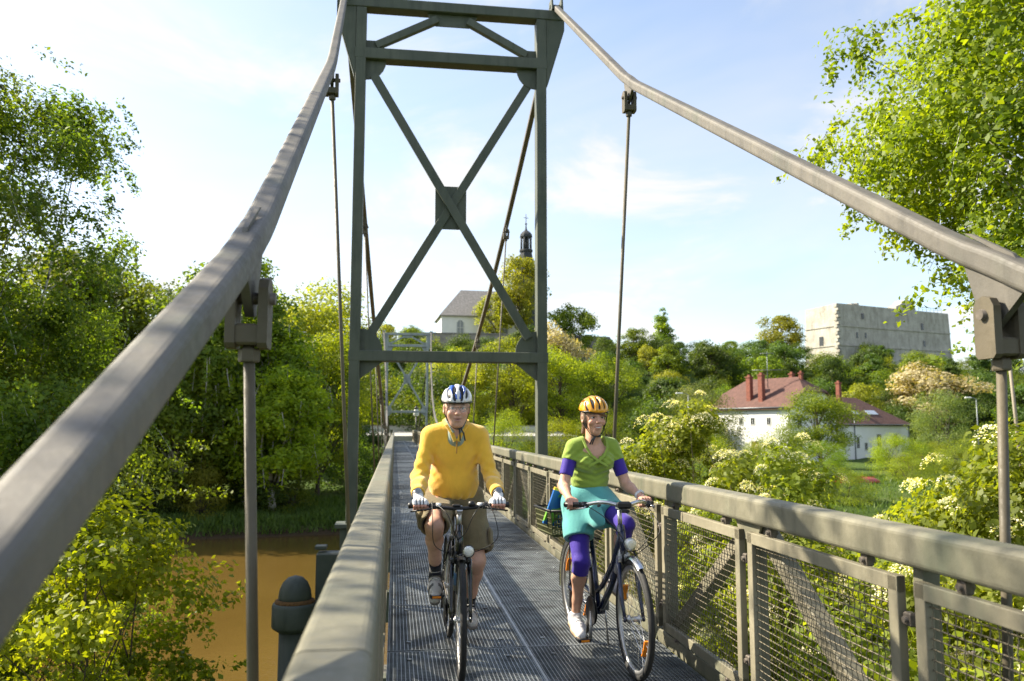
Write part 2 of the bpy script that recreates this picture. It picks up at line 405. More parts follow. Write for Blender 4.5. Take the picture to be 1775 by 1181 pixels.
# ------------------------------------------------------------------ truss parapets
def make_parapet(sx, label):
    pr = empty('parapet_truss', (0, 0, 0)); tag(pr, label, 'railing')
    seg = 4 * SP; y = Y0 - 5 * SP + .02; k = 0
    while y < YB - .1:
        y1 = min(y + seg, YB)
        mb = MB(); mb.beam((sx * 1.0025, y + .004, 1.043), (sx * 1.0025, y1 - .004, 1.043), .135, .135, .024, smooth=False)
        mb.build('handrail_section', RAIL, pr); y = y1; k += 1
    pm = MB(); pm.beam((0, 0, .07), (0, 0, .976), .07, .06, .006, (0, 1, 0)); pme = pm.mesh('truss_post'); pme.materials.append(RAIL)
    d1 = MB(); d1.beam((0, 0, .05), (0, SP, .99), .085, .085, .01); d1m = d1.mesh('truss_diagonal'); d1m.materials.append(PANEL)
    d2 = MB(); d2.beam((0, 0, .99), (0, SP, .05), .085, .085, .01); d2m = d2.mesh('truss_diagonal'); d2m.materials.append(PANEL)
    gp = MB(); gp.plate([(-.16, .976), (.16, .976), (.1, .88), (-.1, .88)], (0, 0, 0), (0, 1, 0), (0, 0, 1), .012); gpm = gp.mesh('gusset'); gpm.materials.append(RAIL)
    for k in range(-3, 61):
        o = link(bpy.data.objects.new('truss_post', pme), pr); o.location = (sx * 1.035, Y0 + k * SP + .0, 0)
        if k < 60:
            o = link(bpy.data.objects.new('truss_diagonal', d1m if k % 2 == 0 else d2m), pr); o.location = (sx * 1.045, Y0 + k * SP, 0)
        if k % 2:
            o = link(bpy.data.objects.new('gusset', gpm), pr); o.location = (sx * .985, Y0 + k * SP, 0)
    return pr
make_parapet(1, 'sunlit steel truss railing on the woman\'s side of the bridge')
make_parapet(-1, 'steel truss railing beside the man, seen from above along its top')

# wire mesh infill panels, each a thing of its own
def panel_meshes():
    L = SP - .10; z0, z1 = .09, .93
    fr = MB()
    fr.beam((0, -L / 2, z1 - .03), (0, L / 2, z1 - .03), .035, .06, .005); fr.beam((0, -L / 2, z0 + .03), (0, L / 2, z0 + .03), .035, .06, .005)
    fr.beam((0.001, -L / 2 + .03, z0), (0.001, -L / 2 + .03, z1), .06, .037, .005, (1, 0, 0)); fr.beam((0.001, L / 2 - .03, z0), (0.001, L / 2 - .03, z1), .06, .037, .005, (1, 0, 0))
    f = fr.mesh('panel_frame'); f.materials.append(PANEL)
    wr = MB(); nz, ny = 20, 30
    for i in range(nz):
        z = z0 + .06 + (i + .5) * (z1 - z0 - .12) / nz
        wr.tube([(.004, -L / 2 + .05, z), (.004, L / 2 - .05, z)], .0028, 4, False, False)
    for j in range(ny):
        y = -L / 2 + .06 + (j + .5) * (L - .12) / ny; pts = []
        for i in range(nz + 1):
            pts.append((-.004 + (.004 if i % 2 else -.004), y, z0 + .055 + i * (z1 - z0 - .11) / nz))
        wr.tube(pts, .0024, 3, False, False)
    wm = wr.mesh('wire_mesh'); wm.materials.append(WIRE)
    cl = MB(); cl.box((0, 0, 0), (.03, .045, .05), 0, .006); cl.tube([(-.03, 0, 0), (.03, 0, 0)], .012, 6); c_ = cl.mesh('clip'); c_.materials.append(BOLT)
    return f, wm, c_, L
pf, pw, pc, PL = panel_meshes()
ordw = ['first', 'second', 'third', 'fourth', 'fifth', 'sixth', 'seventh', 'eighth', 'ninth', 'tenth']
for sx in (-1, 1):
    for k in range(-2, 60):
        y = Y0 + (k + .5) * SP
        p = empty('mesh_panel', (sx * .965, y, 0))
        side = 'sunlit right' if sx > 0 else 'shaded left'
        if sx > 0 and 0 <= k < 10:
            lab = ['wire mesh panel cropped by the frame edge, close to camera on the right railing', 'wide wire mesh panel right of the woman with a broad diagonal strut behind it',
                   'wire mesh panel beside the woman\'s front wheel with the dark post shadow'][k - 0] if k < 3 else '%s wire mesh panel of the right railing, counting from the picture edge' % ordw[k]
            grp = None
        elif sx > 0: lab, grp = ('small far wire mesh panel of the right railing, beyond the near tower', None) if k >= 10 else ('%s mesh panel of the right railing, level with the camera' % ('farther' if k == -1 else 'nearer'), None)
        else: lab, grp = 'wire mesh panel of the left railing under its broad top rail', None
        tag(p, lab, 'mesh panel', 'wire mesh panels of the %s railing' % ('right' if sx > 0 else 'left'))
        link(bpy.data.objects.new('panel_frame', pf), p); link(bpy.data.objects.new('wire_mesh', pw), p)['kind'] = 'stuff'
        if k < 18:
            for (yy, zz) in ((-.42, .952), (.42, .952), (-PL / 2 - .03, .25), (-PL / 2 - .03, .78), (-.42, .075), (.42, .075)):
                o = link(bpy.data.objects.new('clip', pc), p); o.location = (.012 * sx, yy, zz)

# ------------------------------------------------------------------ suspension towers
def make_tower(ty, mat_, label, base=-5.6):
    T = empty('suspension_tower', (0, ty, base)); tag(T, label, 'tower')
    def q(mb, name):
        o = mb.build(name, mat_, T); o.location = (0, 0, -base); return o
    for s in (-1, 1):
        mb = MB(); mb.beam((s * 1.59, 0, base), (s * 1.59, 0, 8.76), .175, .26, .012, (0, 1, 0)); q(mb, 'post')
        # flared saddle bracket outside each post
        mb = MB(); mb.plate([(1.683, 7.55), (2.0, 8.6), (2.0, 8.95), (1.683, 8.95)] if s > 0 else [(-1.683, 7.55), (-1.683, 8.95), (-2.0, 8.95), (-2.0, 8.6)], (0, -.10, 0), (1, 0, 0), (0, 0, 1), .03)
        mb.plate([(1.683, 7.55), (2.0, 8.6), (2.0, 8.95), (1.683, 8.95)] if s > 0 else [(-1.683, 7.55), (-1.683, 8.95), (-2.0, 8.95), (-2.0, 8.6)], (0, .10, 0), (1, 0, 0), (0, 0, 1), .03)
        mb.sweep([(s * 1.69, 0, 7.55), (s * 2.0, 0, 8.6), (s * 2.0, 0, 8.95)], rect(.19, .03), (1, 0, 0))
        q(mb, 'saddle_bracket')
        mb = MB(); mb.plate([(-.17, 8.96), (.17, 8.96), (.12, 9.2), (-.12, 9.2)], (s * 1.79, 0, 0), (0, 1, 0), (0, 0, 1), .03); mb.plate([(-.17, 8.96), (.17, 8.96), (.12, 9.2), (-.12, 9.2)], (s * 1.97, 0, 0), (0, 1, 0), (0, 0, 1), .03)
        mb.tube([(s * 1.76, 0, 9.08), (s * 2.0, 0, 9.08)], .045, 10); q(mb, 'saddle')
        # quarter round gussets and knee plates
        arc = lambda cx, cz, r, a0, a1: [(cx, cz)] + [(cx + r * math.cos(R(a0 + (a1 - a0) * i / 6)), cz + r * math.sin(R(a0 + (a1 - a0) * i / 6))) for i in range(7)]
        x = s * 1.503
        mb = MB(); mb.plate(arc(x, 7.84, .35, 180, 270) if s > 0 else arc(x, 7.84, .35, 270, 360), (0, -.02, 0), (1, 0, 0), (0, 0, 1), .03); q(mb, 'gusset')
        mb = MB(); mb.plate(arc(x, 2.755, .37, 90, 180) if s > 0 else arc(x, 2.755, .37, 0, 90), (0, -.02, 0), (1, 0, 0), (0, 0, 1), .03); q(mb, 'gusset')
        mb = MB(); mb.plate([(x, 2.57), (x, 2.27), (x - s * .38, 2.57)][::s], (0, -.02, 0), (1, 0, 0), (0, 0, 1), .03); q(mb, 'knee_plate')
        mb = MB(); mb.plate([(x, 8.02), (x - s * .30, 8.02), (x - s * .22, 8.2), (x, 8.2)][::-s], (0, -.02, 0), (1, 0, 0), (0, 0, 1), .03); q(mb, 'gusset')
        # diagonals of the big cross and of the top panel
        yb = -.06 if s > 0 else .005
        mb = MB(); mb.beam((-s * 1.36, yb, 7.56), (s * 1.36, yb, 3.0), .15, .055, .008, (0, 1, 0)); q(mb, 'cross_brace')
        mb = MB(); mb.beam((s * .27, -.045, 8.655), (s * 1.33, -.045, 8.10), .13, .12, .008, (0, 1, 0)); q(mb, 'top_brace')
    mb = MB(); mb.box((0, 0, 2.66), (3.38, .265, .18), 0, .01); q(mb, 'lower_beam')
    mb = MB(); mb.box((0, 0, 7.935), (3.38, .265, .195), 0, .01); q(mb, 'upper_beam')
    mb = MB(); mb.box((0, 0, 8.86), (4.0, .27, .18), 0, .01); q(mb, 'top_beam')
    mb = MB(); mb.plate([(-.45, 8.77), (-.3, 8.55), (.3, 8.55), (.45, 8.77)][::-1], (0, -.02, 0), (1, 0, 0), (0, 0, 1), .03); q(mb, 'gusset')
    mb = MB(); mb.plate([(-.27, 4.89), (.27, 4.89), (.27, 5.65), (-.27, 5.65)], (0, -.0275 + .05, 0), (1, 0, 0), (0, 0, 1), .03); q(mb, 'centre_plate')
    for s in (-1, 1):
        mb = MB(); mb.box((s * 1.59, 0, -.12), (.5, .5, .06)); mb.box((s * 1.59, 0, -.5), (.34, .36, .7), 0, .02); q(mb, 'foot_plate')
    return T
TY, TF = 13.9, 65.6
make_tower(TY, TOWER, 'tall dark green steel tower with cross bracing straddling the bridge behind the cyclists')
make_tower(TF, FARSTEEL, 'small pale grey steel tower far off at the other end of the bridge')

# ------------------------------------------------------------------ main cables (box section) and hangers
HY_side = [Y0 - 4 * SP, Y0, Y0 + 4 * SP]
MID = (TY + TF) / 2; HALF = (TF - TY) / 2
def cab(y):
    """lateral offset and height of the cable"""
    if y <= TY:
        yy = [-40, Y0 - 8 * SP, Y0 - 4 * SP, Y0, Y0 + 4 * SP, TY]
        return (np.interp(y, yy, [1.2, 1.25, 1.30, 1.402, 1.625, 1.88]), np.interp(y, yy, [-7.5, -1.9, -.38, 2.09, 5.30, 9.06]))
    if y <= TF:
        q = ((y - MID) / HALF) ** 2
        return 1.32 + .56 * q, 1.45 + 7.6 * q
    d = y - TF
    return 1.88 - .02 * d, 9.06 - .42 * d
HY_main = [TY + (TF - TY) * i / 10 for i in range(1, 10)]
for sx, lab in ((-1, 'thick grey box section suspension cable sweeping close past the camera on the left'), (1, 'thick beige box section suspension cable slanting down to the right picture edge')):
    C = empty('suspension_cable', (0, 0, 0)); tag(C, lab, 'bridge cable')
    pts = []
    for y in [-16, Y0 - 8 * SP, HY_side[0]]: x, z = cab(y); pts.append((sx * x, y, z))
    def soft(y):
        for d in (-.35, -.12, .12, .35):
            pass
    for y in HY_side[1:]:
        # cold bent corner: a short curve over the hanger
        for d in (-.3, -.15, -.05, .05, .15, .3):
            x0, z0 = cab(y); xa, za = cab(y + d); 
            k = (1 - abs(d) / .3) ** 2 * .025
            pts.append((sx * xa, y + d, za + k))
    x, z = cab(TY); pts.append((sx * x, TY - .02, z))
    mb = MB(); mb.sweep(pts, rect(.1, .1, .026)); mb.build('side_span', CABLE, C)
    pts = [(sx * cab(y)[0], y, cab(y)[1]) for y in np.linspace(TY + .02, TF - .02, 41)]
    mb = MB(); mb.sweep(pts, rect(.1, .1, .016)); mb.build('main_span', CABLE, C)
    pts = [(sx * cab(y)[0], y, cab(y)[1]) for y in (TF + .02, 75, 86.5)]
    mb = MB(); mb.sweep(pts, rect(.1, .1, .016)); mb.build('side_span', CABLE, C)
    for y in HY_side[1:]:
        (xa, za), (xb, zb) = cab(y - .14), cab(y + .3)
        mb = MB(); mb.plate([(0, 0), (.34, 0), (.3, .012), (.05, .02)], (sx * (xa + .004), y - .12, za + .062), ((0, .85, .53)), (0, -.53, .85), .016); mb.build('splice_lug', CABLE, C)

def make_hanger(sx, y, lab, big):
    x, z = cab(y); x *= sx; zt = z - .05
    H = empty('hanger', (sx * 1.305, y, -.25)); tag(H, lab, 'hanger rod', 'suspension hangers carrying the deck')
    def q(mb, name, m):
        o = mb.build(name, m, H); o.location = (-sx * 1.305, -y, .25); return o
    zc = zt - .13                                             # pin
    sl = (cab(y + .2)[1] - cab(y - .2)[1]) / .4
    dx = (abs(x) - 1.305) / (zt + .25) * sx
    px = x - dx * .13
    mb = MB(); mb.plate([(-.16, zt + .03 - .16 * sl), (.02, zc - .06), (.07, zc - .05), (.17, zt + .03 + .17 * sl)], (px + dx * .06, y, 0), (0, 1, 0), (0, 0, 1), .03); q(mb, 'lug_plate', CABLE)
    rb = px - dx * .12, zc - .16
    for s in (-1, 1):
        poly = [(-.055, zc - .155), (-.04, zc - .17), (.04, zc - .17), (.055, zc - .155), (.055, zc + .03), (.038, zc + .06), (0, zc + .072), (-.038, zc + .06), (-.055, zc + .03)]
        mb = MB(); mb.plate(poly, (px + s * .052, y, 0), (0, 1, 0), (0, 0, 1), .032); q(mb, 'clevis_cheek', CLEVIS)
    mb = MB(); mb.box((px, y, zc - .125), (.074, .1, .07), 0, .008); q(mb, 'clevis_yoke', CLEVIS)
    mb = MB(); mb.tube([(px - .085, y, zc), (px + .085, y, zc)], .021, 10); q(mb, 'pin', BOLT)
    mb = MB(); mb.lathe((px + -dx * .1, y, zc - .215), [(.034, 0), (.036, .006), (.036, .04), (.03, .046)], 6, smooth=False); q(mb, 'lock_nut', CLEVIS)
    mb = MB(); mb.tube([(px - dx * .06, y, zc - .16), (sx * 1.305, y, -.25)], .0188 if big else .0185, 10 if big else 6); q(mb, 'rod', CLEVIS)
names = {(-1, 0): 'thick rusty hanger rod with clevis hanging under the near left cable', (1, 0): 'thick hanger rod with round bolted clevis at the right picture edge',
         (-1, 1): 'slim hanger rod hanging from the left cable just left of the near tower', (1, 1): 'slim hanger rod hanging from the right cable behind the woman\'s shoulder'}
for sx in (-1, 1):
    for i, y in enumerate(HY_side[1:]): make_hanger(sx, y, names[(sx, i)], True)
    for i, y in enumerate(HY_main):
        make_hanger(sx, y, '%s hanger rod past the near tower, under the %s cable' % (ordw[i], 'left' if sx < 0 else 'right'), False)

# ------------------------------------------------------------------ pier under the near tower with its capped bollards
MOSS = plain('moss', (0.12, 0.06, 0.02), 1, 0, .5, 40, vec='world', bmp=1, bsc=120)
PCONC = plain('pier_concrete', (0.2, 0.19, 0.16), .9, 0, .3, 2, vec='world', bmp=.4, bsc=30)
mb = MB(); mb.box((0, 0, 0), (5.4, 1.1, 4.2), 0, .06)
pier = empty('bridge_pier', (0, TY, -6.8)); o = mb.build('pier_wall', PCONC, pier); o.location = (0, 0, 2.2)
tag(pier, 'concrete pier standing in the river under the near tower', 'pier')
for s in (-1,):
    B = empty('capped_pile', (s * 2.2, 11.6, -6.36)); tag(B, 'mossy dark green domed pile head beside the left railing', 'pile')
    mb = MB(); mb.lathe((0, 0, 0), [(.2, 0), (.2, 5.15)], 20); mb.build('shaft', PIERGREEN, B)
    mb = MB(); mb.lathe((0, 0, 5.12), [(.22, 0), (.29, .05), (.3, .08), (.3, .33), (.28, .37), (.1, .38)], 24); mb.build('collar', PIERGREEN, B)
    mb = MB(); mb.lathe((0, 0, 5.48), [(.27, 0), (.26, .04), (.2, .06)], 24); mb.build('moss_ring', MOSS, B)
    mb = MB(); mb.lathe((0, 0, 5.49), [(.215, 0), (.22, .08), (.205, .17), (.165, .26), (.1, .325), (.02, .35)], 20); mb.build('dome', PIERGREEN, B)
    mb = MB(); mb.box((-s * .43, .3, 5.55), (.36, .3, 1.1), 0, .02); mb.box((-s * .3, .35, 6.16), (.16, .2, .05), 0, .008); mb.build('bearing_block', PIERGREEN, B)
# ------------------------------------------------------------------ implicit-surface modelling for bodies and clothes
def surfnet(f, lo, hi, h):
    lo = np.array(lo, float); n = np.ceil((np.array(hi) - lo) / h).astype(int) + 1
    ax = [lo[i] + h * np.arange(n[i]) for i in range(3)]
    X, Y, Z = np.meshgrid(*[a.astype(np.float32) for a in ax], indexing='ij')
    v = f(X, Y, Z).astype(np.float32); s = v < 0
    c = [n[i] - 1 for i in range(3)]
    def cor(a, i, j, k): return a[i:i + c[0], j:j + c[1], k:k + c[2]]
    cnt = sum(cor(s, i, j, k).astype(np.int8) for i in (0, 1) for j in (0, 1) for k in (0, 1))
    act = (cnt > 0) & (cnt < 8); idx = -np.ones(act.shape, np.int64); I = np.argwhere(act); idx[act] = np.arange(len(I))
    acc = np.zeros((len(I), 3)); num = np.zeros(len(I))
    for axi in range(3):
        o = [a for a in range(3) if a != axi]
        for p in (0, 1):
            for q in (0, 1):
                a = [0, 0, 0]; a[o[0]] = p; a[o[1]] = q; b = list(a); b[axi] = 1
                va = v[tuple((I + a).T)]; vb = v[tuple((I + b).T)]; m = (va < 0) != (vb < 0)
                t_ = np.where(m, va / np.where(m, va - vb, 1), 0)
                ps = np.repeat(np.array(a, float)[None], len(I), 0); ps[:, axi] = t_
                acc += np.where(m[:, None], ps, 0); num += m
    V = lo + (I + acc / num[:, None]) * h
    Fs = []
    for axi in range(3):
        o0, o1 = [(1, 2), (2, 0), (0, 1)][axi]
        sl0 = [slice(None)] * 3; sl1 = [slice(None)] * 3; sl0[axi] = slice(0, -1); sl1[axi] = slice(1, None)
        sa, sb = s[tuple(sl0)], s[tuple(sl1)]; E = np.argwhere(sa != sb)
        E = E[(E[:, o0] > 0) & (E[:, o1] > 0) & (E[:, o0] < n[o0] - 1) & (E[:, o1] < n[o1] - 1)]
        def cell(d0, d1):
            q = E.copy(); q[:, o0] -= d0; q[:, o1] -= d1; return idx[tuple(q.T)]
        Q = np.stack([cell(1, 1), cell(0, 1), cell(0, 0), cell(1, 0)], 1)
        fl = ~sa[tuple(E.T)]; Q[fl] = Q[fl][:, ::-1]; Fs.append(Q)
    F = np.concatenate(Fs); F = F[(F >= 0).all(1)]
    return V, F
def smin(a, b, k):
    if k <= 0: return np.minimum(a, b)
    h = np.clip(.5 + .5 * (b - a) / k, 0, 1); return b + (a - b) * h - k * h * (1 - h)
def smax(a, b, k): return -smin(-a, -b, k)
def cone(a, b, ra, rb):
    """round cone between two points"""
    a = np.array(a, np.float32); b = np.array(b, np.float32); d = b - a; L2 = float(d @ d)
    def f(X, Y, Z):
        px, py, pz = X - a[0], Y - a[1], Z - a[2]
        t_ = np.clip((px * d[0] + py * d[1] + pz * d[2]) / L2, 0, 1)
        return np.sqrt((px - d[0] * t_) ** 2 + (py - d[1] * t_) ** 2 + (pz - d[2] * t_) ** 2) - (ra + (rb - ra) * t_)
    return f
def ell(c, r, rot=None):
    c = np.array(c, np.float32); r = np.array(r, np.float32)
    Mx = np.array(Matrix.Rotation(rot[1], 3, rot[0]).transposed() if rot else np.eye(3), np.float32)
    def f(X, Y, Z):
        p = [X - c[0], Y - c[1], Z - c[2]]; q = [Mx[i][0] * p[0] + Mx[i][1] * p[1] + Mx[i][2] * p[2] for i in range(3)]
        k0 = np.sqrt(sum((q[i] / r[i]) ** 2 for i in range(3))); k1 = np.sqrt(sum((q[i] / r[i] ** 2) ** 2 for i in range(3)))
        return k0 * (k0 - 1) / np.maximum(k1, 1e-6)
    return f
def uni(k, *fs):
    def f(X, Y, Z):
        v = fs[0](X, Y, Z)
        for g in fs[1:]: v = smin(v, g(X, Y, Z), k)
        return v
    return f
def cut(fa, p, n, k=.004):
    """keep the side of fa opposite to n"""
    p = np.array(p, np.float32); n = np.array(n, np.float32); n = n / np.linalg.norm(n)
    return lambda X, Y, Z: smax(fa(X, Y, Z), (X - p[0]) * n[0] + (Y - p[1]) * n[1] + (Z - p[2]) * n[2], k)
def sub(fa, fb, k=.005): return lambda X, Y, Z: smax(fa(X, Y, Z), -fb(X, Y, Z), k)
def off(fa, d): return lambda X, Y, Z: fa(X, Y, Z) - d
def folds(fa, amp, fr, seed):
    r_ = np.random.default_rng(seed); D = r_.normal(size=(5, 3)); D /= np.linalg.norm(D, axis=1)[:, None]; ph = r_.uniform(0, 6, 5)
    def f(X, Y, Z):
        w_ = 0
        for d, p in zip(D, ph): w_ = w_ + np.sin((X * d[0] + Y * d[1] + Z * d[2]) * fr + p + 1.5 * np.sin(Z * fr * .35 + p))
        return fa(X, Y, Z) + amp * w_ / 2.5
    return f
def lin(p, q, t_): return tuple(p[i] + (q[i] - p[i]) * t_ for i in range(3))
def mesh_sdf(name, f, lo, hi, h, m, parent, col=None):
    V, F = surfnet(f, lo, hi, h)
    return obj_from_np(name, V, F, m, parent, True, {'Col': col(V)} if col else None)

def cloth(name, col, var=.12, rough=.85, knit=900, bmp=.25, sheen=.3):
    if name in MATS: return MATS[name]
    m, t, b = base_mat(name)
    n = noise(t, 14, 6); c0 = tuple(c * (1 - var) for c in col); c1 = tuple(min(1, c * (1 + var)) for c in col)
    t.links.new(ramp(t, n, [(0.3, c0), (0.7, c1)]), b.inputs['Base Color'])
    b.inputs['Roughness'].default_value = rough; b.inputs['Specular IOR Level'].default_value = .2; b.inputs['Sheen Weight'].default_value = sheen
    ad = N(t, 'ShaderNodeMath', operation='MULTIPLY_ADD'); ad.inputs[1].default_value = 2.2
    t.links.new(noise(t, 22, 4, None, .6, 1.5, (1, 1, .45)), ad.inputs[0]); t.links.new(noise(t, knit, 2), ad.inputs[2])
    bump(t, b, ad.outputs[0], bmp, 0.009)
    MATS[name] = m; return m
def vcol_mat(name, rough=.5, sss=0.0, bmp=0.1, coat=0.0, bsc=300):
    if name in MATS: return MATS[name]
    m, t, b = base_mat(name)
    a = N(t, 'ShaderNodeAttribute', attribute_name='Col')
    n = noise(t, 60, 5); c = mixrgb(t, ramp(t, n, [(.35, (.25,) * 3), (.65, (0,) * 3)]), a.outputs['Color'], a.outputs['Color'])
    mm = N(t, 'ShaderNodeMix', data_type='RGBA', blend_type='MULTIPLY'); mm.inputs[0].default_value = 1
    t.links.new(a.outputs['Color'], mm.inputs[6]); t.links.new(ramp(t, n, [(.3, (.88, .86, .86)), (.7, (1, 1, 1))]), mm.inputs[7])
    t.links.new(mm.outputs[2], b.inputs['Base Color']); b.inputs['Roughness'].default_value = rough
    b.inputs['Subsurface Weight'].default_value = sss; b.inputs['Subsurface Radius'].default_value = (.012, .005, .003); b.inputs['Subsurface Scale'].default_value = .5
    b.inputs['Coat Weight'].default_value = coat
    bump(t, b, noise(t, bsc, 3), bmp, .003)
    MATS[name] = m; return m
SKIN = vcol_mat('skin', .5, .12, .15)
HELM = vcol_mat('helmet_shell', .25, 0, 0, .5)
SHOE = vcol_mat('shoe', .6, 0, .4)
BLACKP = plain('black_plastic', (.012, .012, .013), .45, 0, .2, 30)
RUBBER = plain('tyre_rubber', (.018, .018, .018), .75, 0, .3, 40, .3, 300)
CHROME = plain('polished_alloy', (.62, .62, .62), .22, 1, .08, 20)
ALLOY = plain('brushed_alloy', (.5, .5, .5), .38, .9, .12, 30)
BLACKPAINT = plain('black_frame_paint', (.012, .013, .014), .22, 0, .2, 20, coat=.6)
BLUEPAINT = plain('dark_blue_frame_paint', (.012, .018, .05), .22, 0, .2, 20, coat=.6)
SILVERPAINT = plain('silver_frame_decal', (.45, .46, .46), .35, .4, .1, 30)
ORANGE = plain('orange_reflector', (.9, .28, .02), .25, 0, .1, 30)
REDP = plain('red_plastic', (.4, .01, .01), .3, 0, .1, 30)
WHITEP = plain('white_plastic', (.75, .75, .74), .4, 0, .05, 30)
EYEW = plain('eye_white', (.6, .57, .53), .2, 0, .03, 30); IRIS = plain('iris_dark', (.04, .03, .025), .15, 0, .1, 30)
TEETH = plain('teeth', (.75, .7, .62), .25, 0, .05, 60)
GLASS, t, b = base_mat('lens_glass')
b.inputs['Base Color'].default_value = (1, 1, 1, 1); b.inputs['Roughness'].default_value = .03
_tr = N(t, 'ShaderNodeBsdfTransparent'); _mx = N(t, 'ShaderNodeMixShader'); _mx.inputs[0].default_value = .1
t.links.new(_tr.outputs[0], _mx.inputs[1]); t.links.new(b.outputs[0], _mx.inputs[2]); t.links.new(_mx.outputs[0], t.nodes['Material Output'].inputs[0])
LAMPG, t, b = base_mat('lamp_reflector')
b.inputs['Base Color'].default_value = (.85, .85, .8, 1); b.inputs['Roughness'].default_value = .18; b.inputs['Metallic'].default_value = .6
bump(t, b, noise(t, 160, 2), .8, .004)

# ------------------------------------------------------------------ head
def make_head(P, parts, c, tilt, skin, man, smile=1.0):
    """c = head centre; faces -y. returns sdf of head+neck and its colour function; adds eyes, teeth"""
    k = 1.03 if man else .98
    def L(x, y, z): # head local -> parent local, tilt about x
        y, z = y * k, z * k; ct, st_ = math.cos(tilt), math.sin(tilt)
        return (c[0] + x * k, c[1] + y * ct - z * st_, c[2] + y * st_ + z * ct)
    rx = ('X', tilt)
    E_ = lambda p, r: ell(L(*p), [q * k for q in r], rx)
    Cn = lambda p, q, a, b_: cone(L(*p), L(*q), a * k, b_ * k)
    f = E_((0, .012, .035), (.075, .095, .088))
    jw = .064 if man else .048
    f = uni(.03, f, E_((0, -.018, -.03), (jw + .006, .072, .075)), E_((0, -.05, -.088), (.039 if man else .026, .03, .027)))
    f = uni(.012, f, E_((.036, -.06, -.022), (.026, .024, .022)), E_((-.036, -.06, -.022), (.026, .024, .022)))       # cheeks
    f = uni(.016, f, Cn((-.034, -.078, .03), (.034, -.078, .03), .0115, .0115))                                       # brow
    for s in (-1, 1): f = sub(f, E_((s * .031, -.096, .011), (.0185, .0165, .0105)), .012)
    f = uni(.010, f, Cn((0, -.086, .022), (0, -.107, -.018), .0075, .0115 if man else .0095))                          # nose
    f = uni(.007, f, E_((.0105, -.099, -.021), (.0085, .010, .0075)), E_((-.0105, -.099, -.021), (.0085, .010, .0075)))
    my = -.052
    f = uni(.008, f, E_((0, -.083, my + .004), (.026, .014, .009)), E_((0, -.082, my - .013), (.022, .013, .009)))       # lips
    f = sub(f, uni(.003, E_((0, -.097, my - .006), (.019 * smile, .009, .0048)), Cn((-.017, -.094, my - .004), (-.028 * smile, -.086, my + .004), .0034, .002), Cn((.017, -.094, my - .004), (.028 * smile, -.086, my + .004), .0034, .002)), .003)                                              # mouth line
    for s in (-1, 1):
        f = sub(f, Cn((s * .020, -.096, -.03), (s * .034, -.088, -.056), .0028, .0022), .006)                              # smile folds
        f = uni(.006, f, sub(E_((s * .079, .012, .0), (.011, .02, .033)), E_((s * .088, .004, .002), (.007, .011, .02)), .004))
    f = uni(.03, f, cone(L(0, .035, -.06), (c[0], c[1] + (.075 if man else .03), c[2] - .20), .055 * k if man else .046, .062 * k if man else .05))
    f = uni(.02, f, cone(L(0, -.02, -.085), (c[0], c[1] + .03, c[2] - .17), .03 * k, .042 * k))
    for s in (-1, 1):
        e = L(s * .031, -.0715, .0105); mb = MB()
        mb.lathe(e, [(.0001, -.0145), (.007, -.0125), (.0115, -.008), (.0135, 0), (.0115, .008), (.0001, .0135)], 14, 'y'); mb.v = [(p_[0], p_[1] + .0035, e[2] + (p_[2] - e[2]) * .6) for p_ in mb.v]
        o = mb.build('eye', EYEW, P)
        mb = MB(); mb.lathe((e[0], e[1], e[2]), [(.0001, -.0155), (.004, -.0150), (.0072, -.0132), (.007, -.011)], 12, 'y'); mb.v = [(p_[0], p_[1] + .0035, e[2] + (p_[2] - e[2]) * .72) for p_ in mb.v]; mb.build('iris', IRIS, o)
    if smile > .8:
        a, b_ = L(-.018 * smile, -.0865, my - .001), L(.018 * smile, -.0865, my - .001); m_ = L(0, -.0925, my - .006)
        mb = MB(); mb.tube([a, lin(a, m_, .6), m_, lin(b_, m_, .6), b_], [.002, .0042, .0045, .0042, .002], 6); mb.build('teeth', TEETH, P)
    inv = Matrix.Rotation(-tilt, 3, 'X')
    def col(V):
        q = (V - np.array(c)) @ np.array(inv).T / k
        C = np.repeat(np.array(skin)[None], len(V), 0)
        def blob(x, y, z, rx_, ry_, rz_): return np.exp(-(((q[:, 0] - x) / rx_) ** 2 + ((q[:, 1] - y) / ry_) ** 2 + ((q[:, 2] - z) / rz_) ** 2))
        def mixc_(w_, cc_): 
            nonlocal C
            w_ = np.clip(w_, 0, 1)[:, None]; C = C * (1 - w_) + np.array(cc_)[None] * w_
        for s in (-1, 1): mixc_(.45 * blob(s * .04, -.08, -.02, .02, .03, .02), (skin[0] * 1.02, skin[1] * .72, skin[2] * .68))
        mixc_(.4 * blob(0, -.11, -.018, .014, .02, .014), (skin[0], skin[1] * .7, skin[2] * .65))
        mixc_(1.2 * blob(0, -.09, my - .004, .027, .02, .011), (.38, .13, .11) if not man else (.36, .16, .13))
        for s in (-1, 1):
            mixc_(1.1 * blob(s * .032, -.085, .034, .021, .03, .0045), (.16, .12, .09) if man else (.10, .06, .04))
            mixc_(.9 * blob(s * .031, -.085, .0165, .02, .03, .003), (.10, .07, .06))
            mixc_(.35 * blob(s * .031, -.085, .002, .02, .03, .007), (skin[0] * .75, skin[1] * .62, skin[2] * .6))
        if man: mixc_(.22 * blob(0, -.06, -.07, .055, .06, .035), (.3, .24, .21))
        return C
    return f, L, col

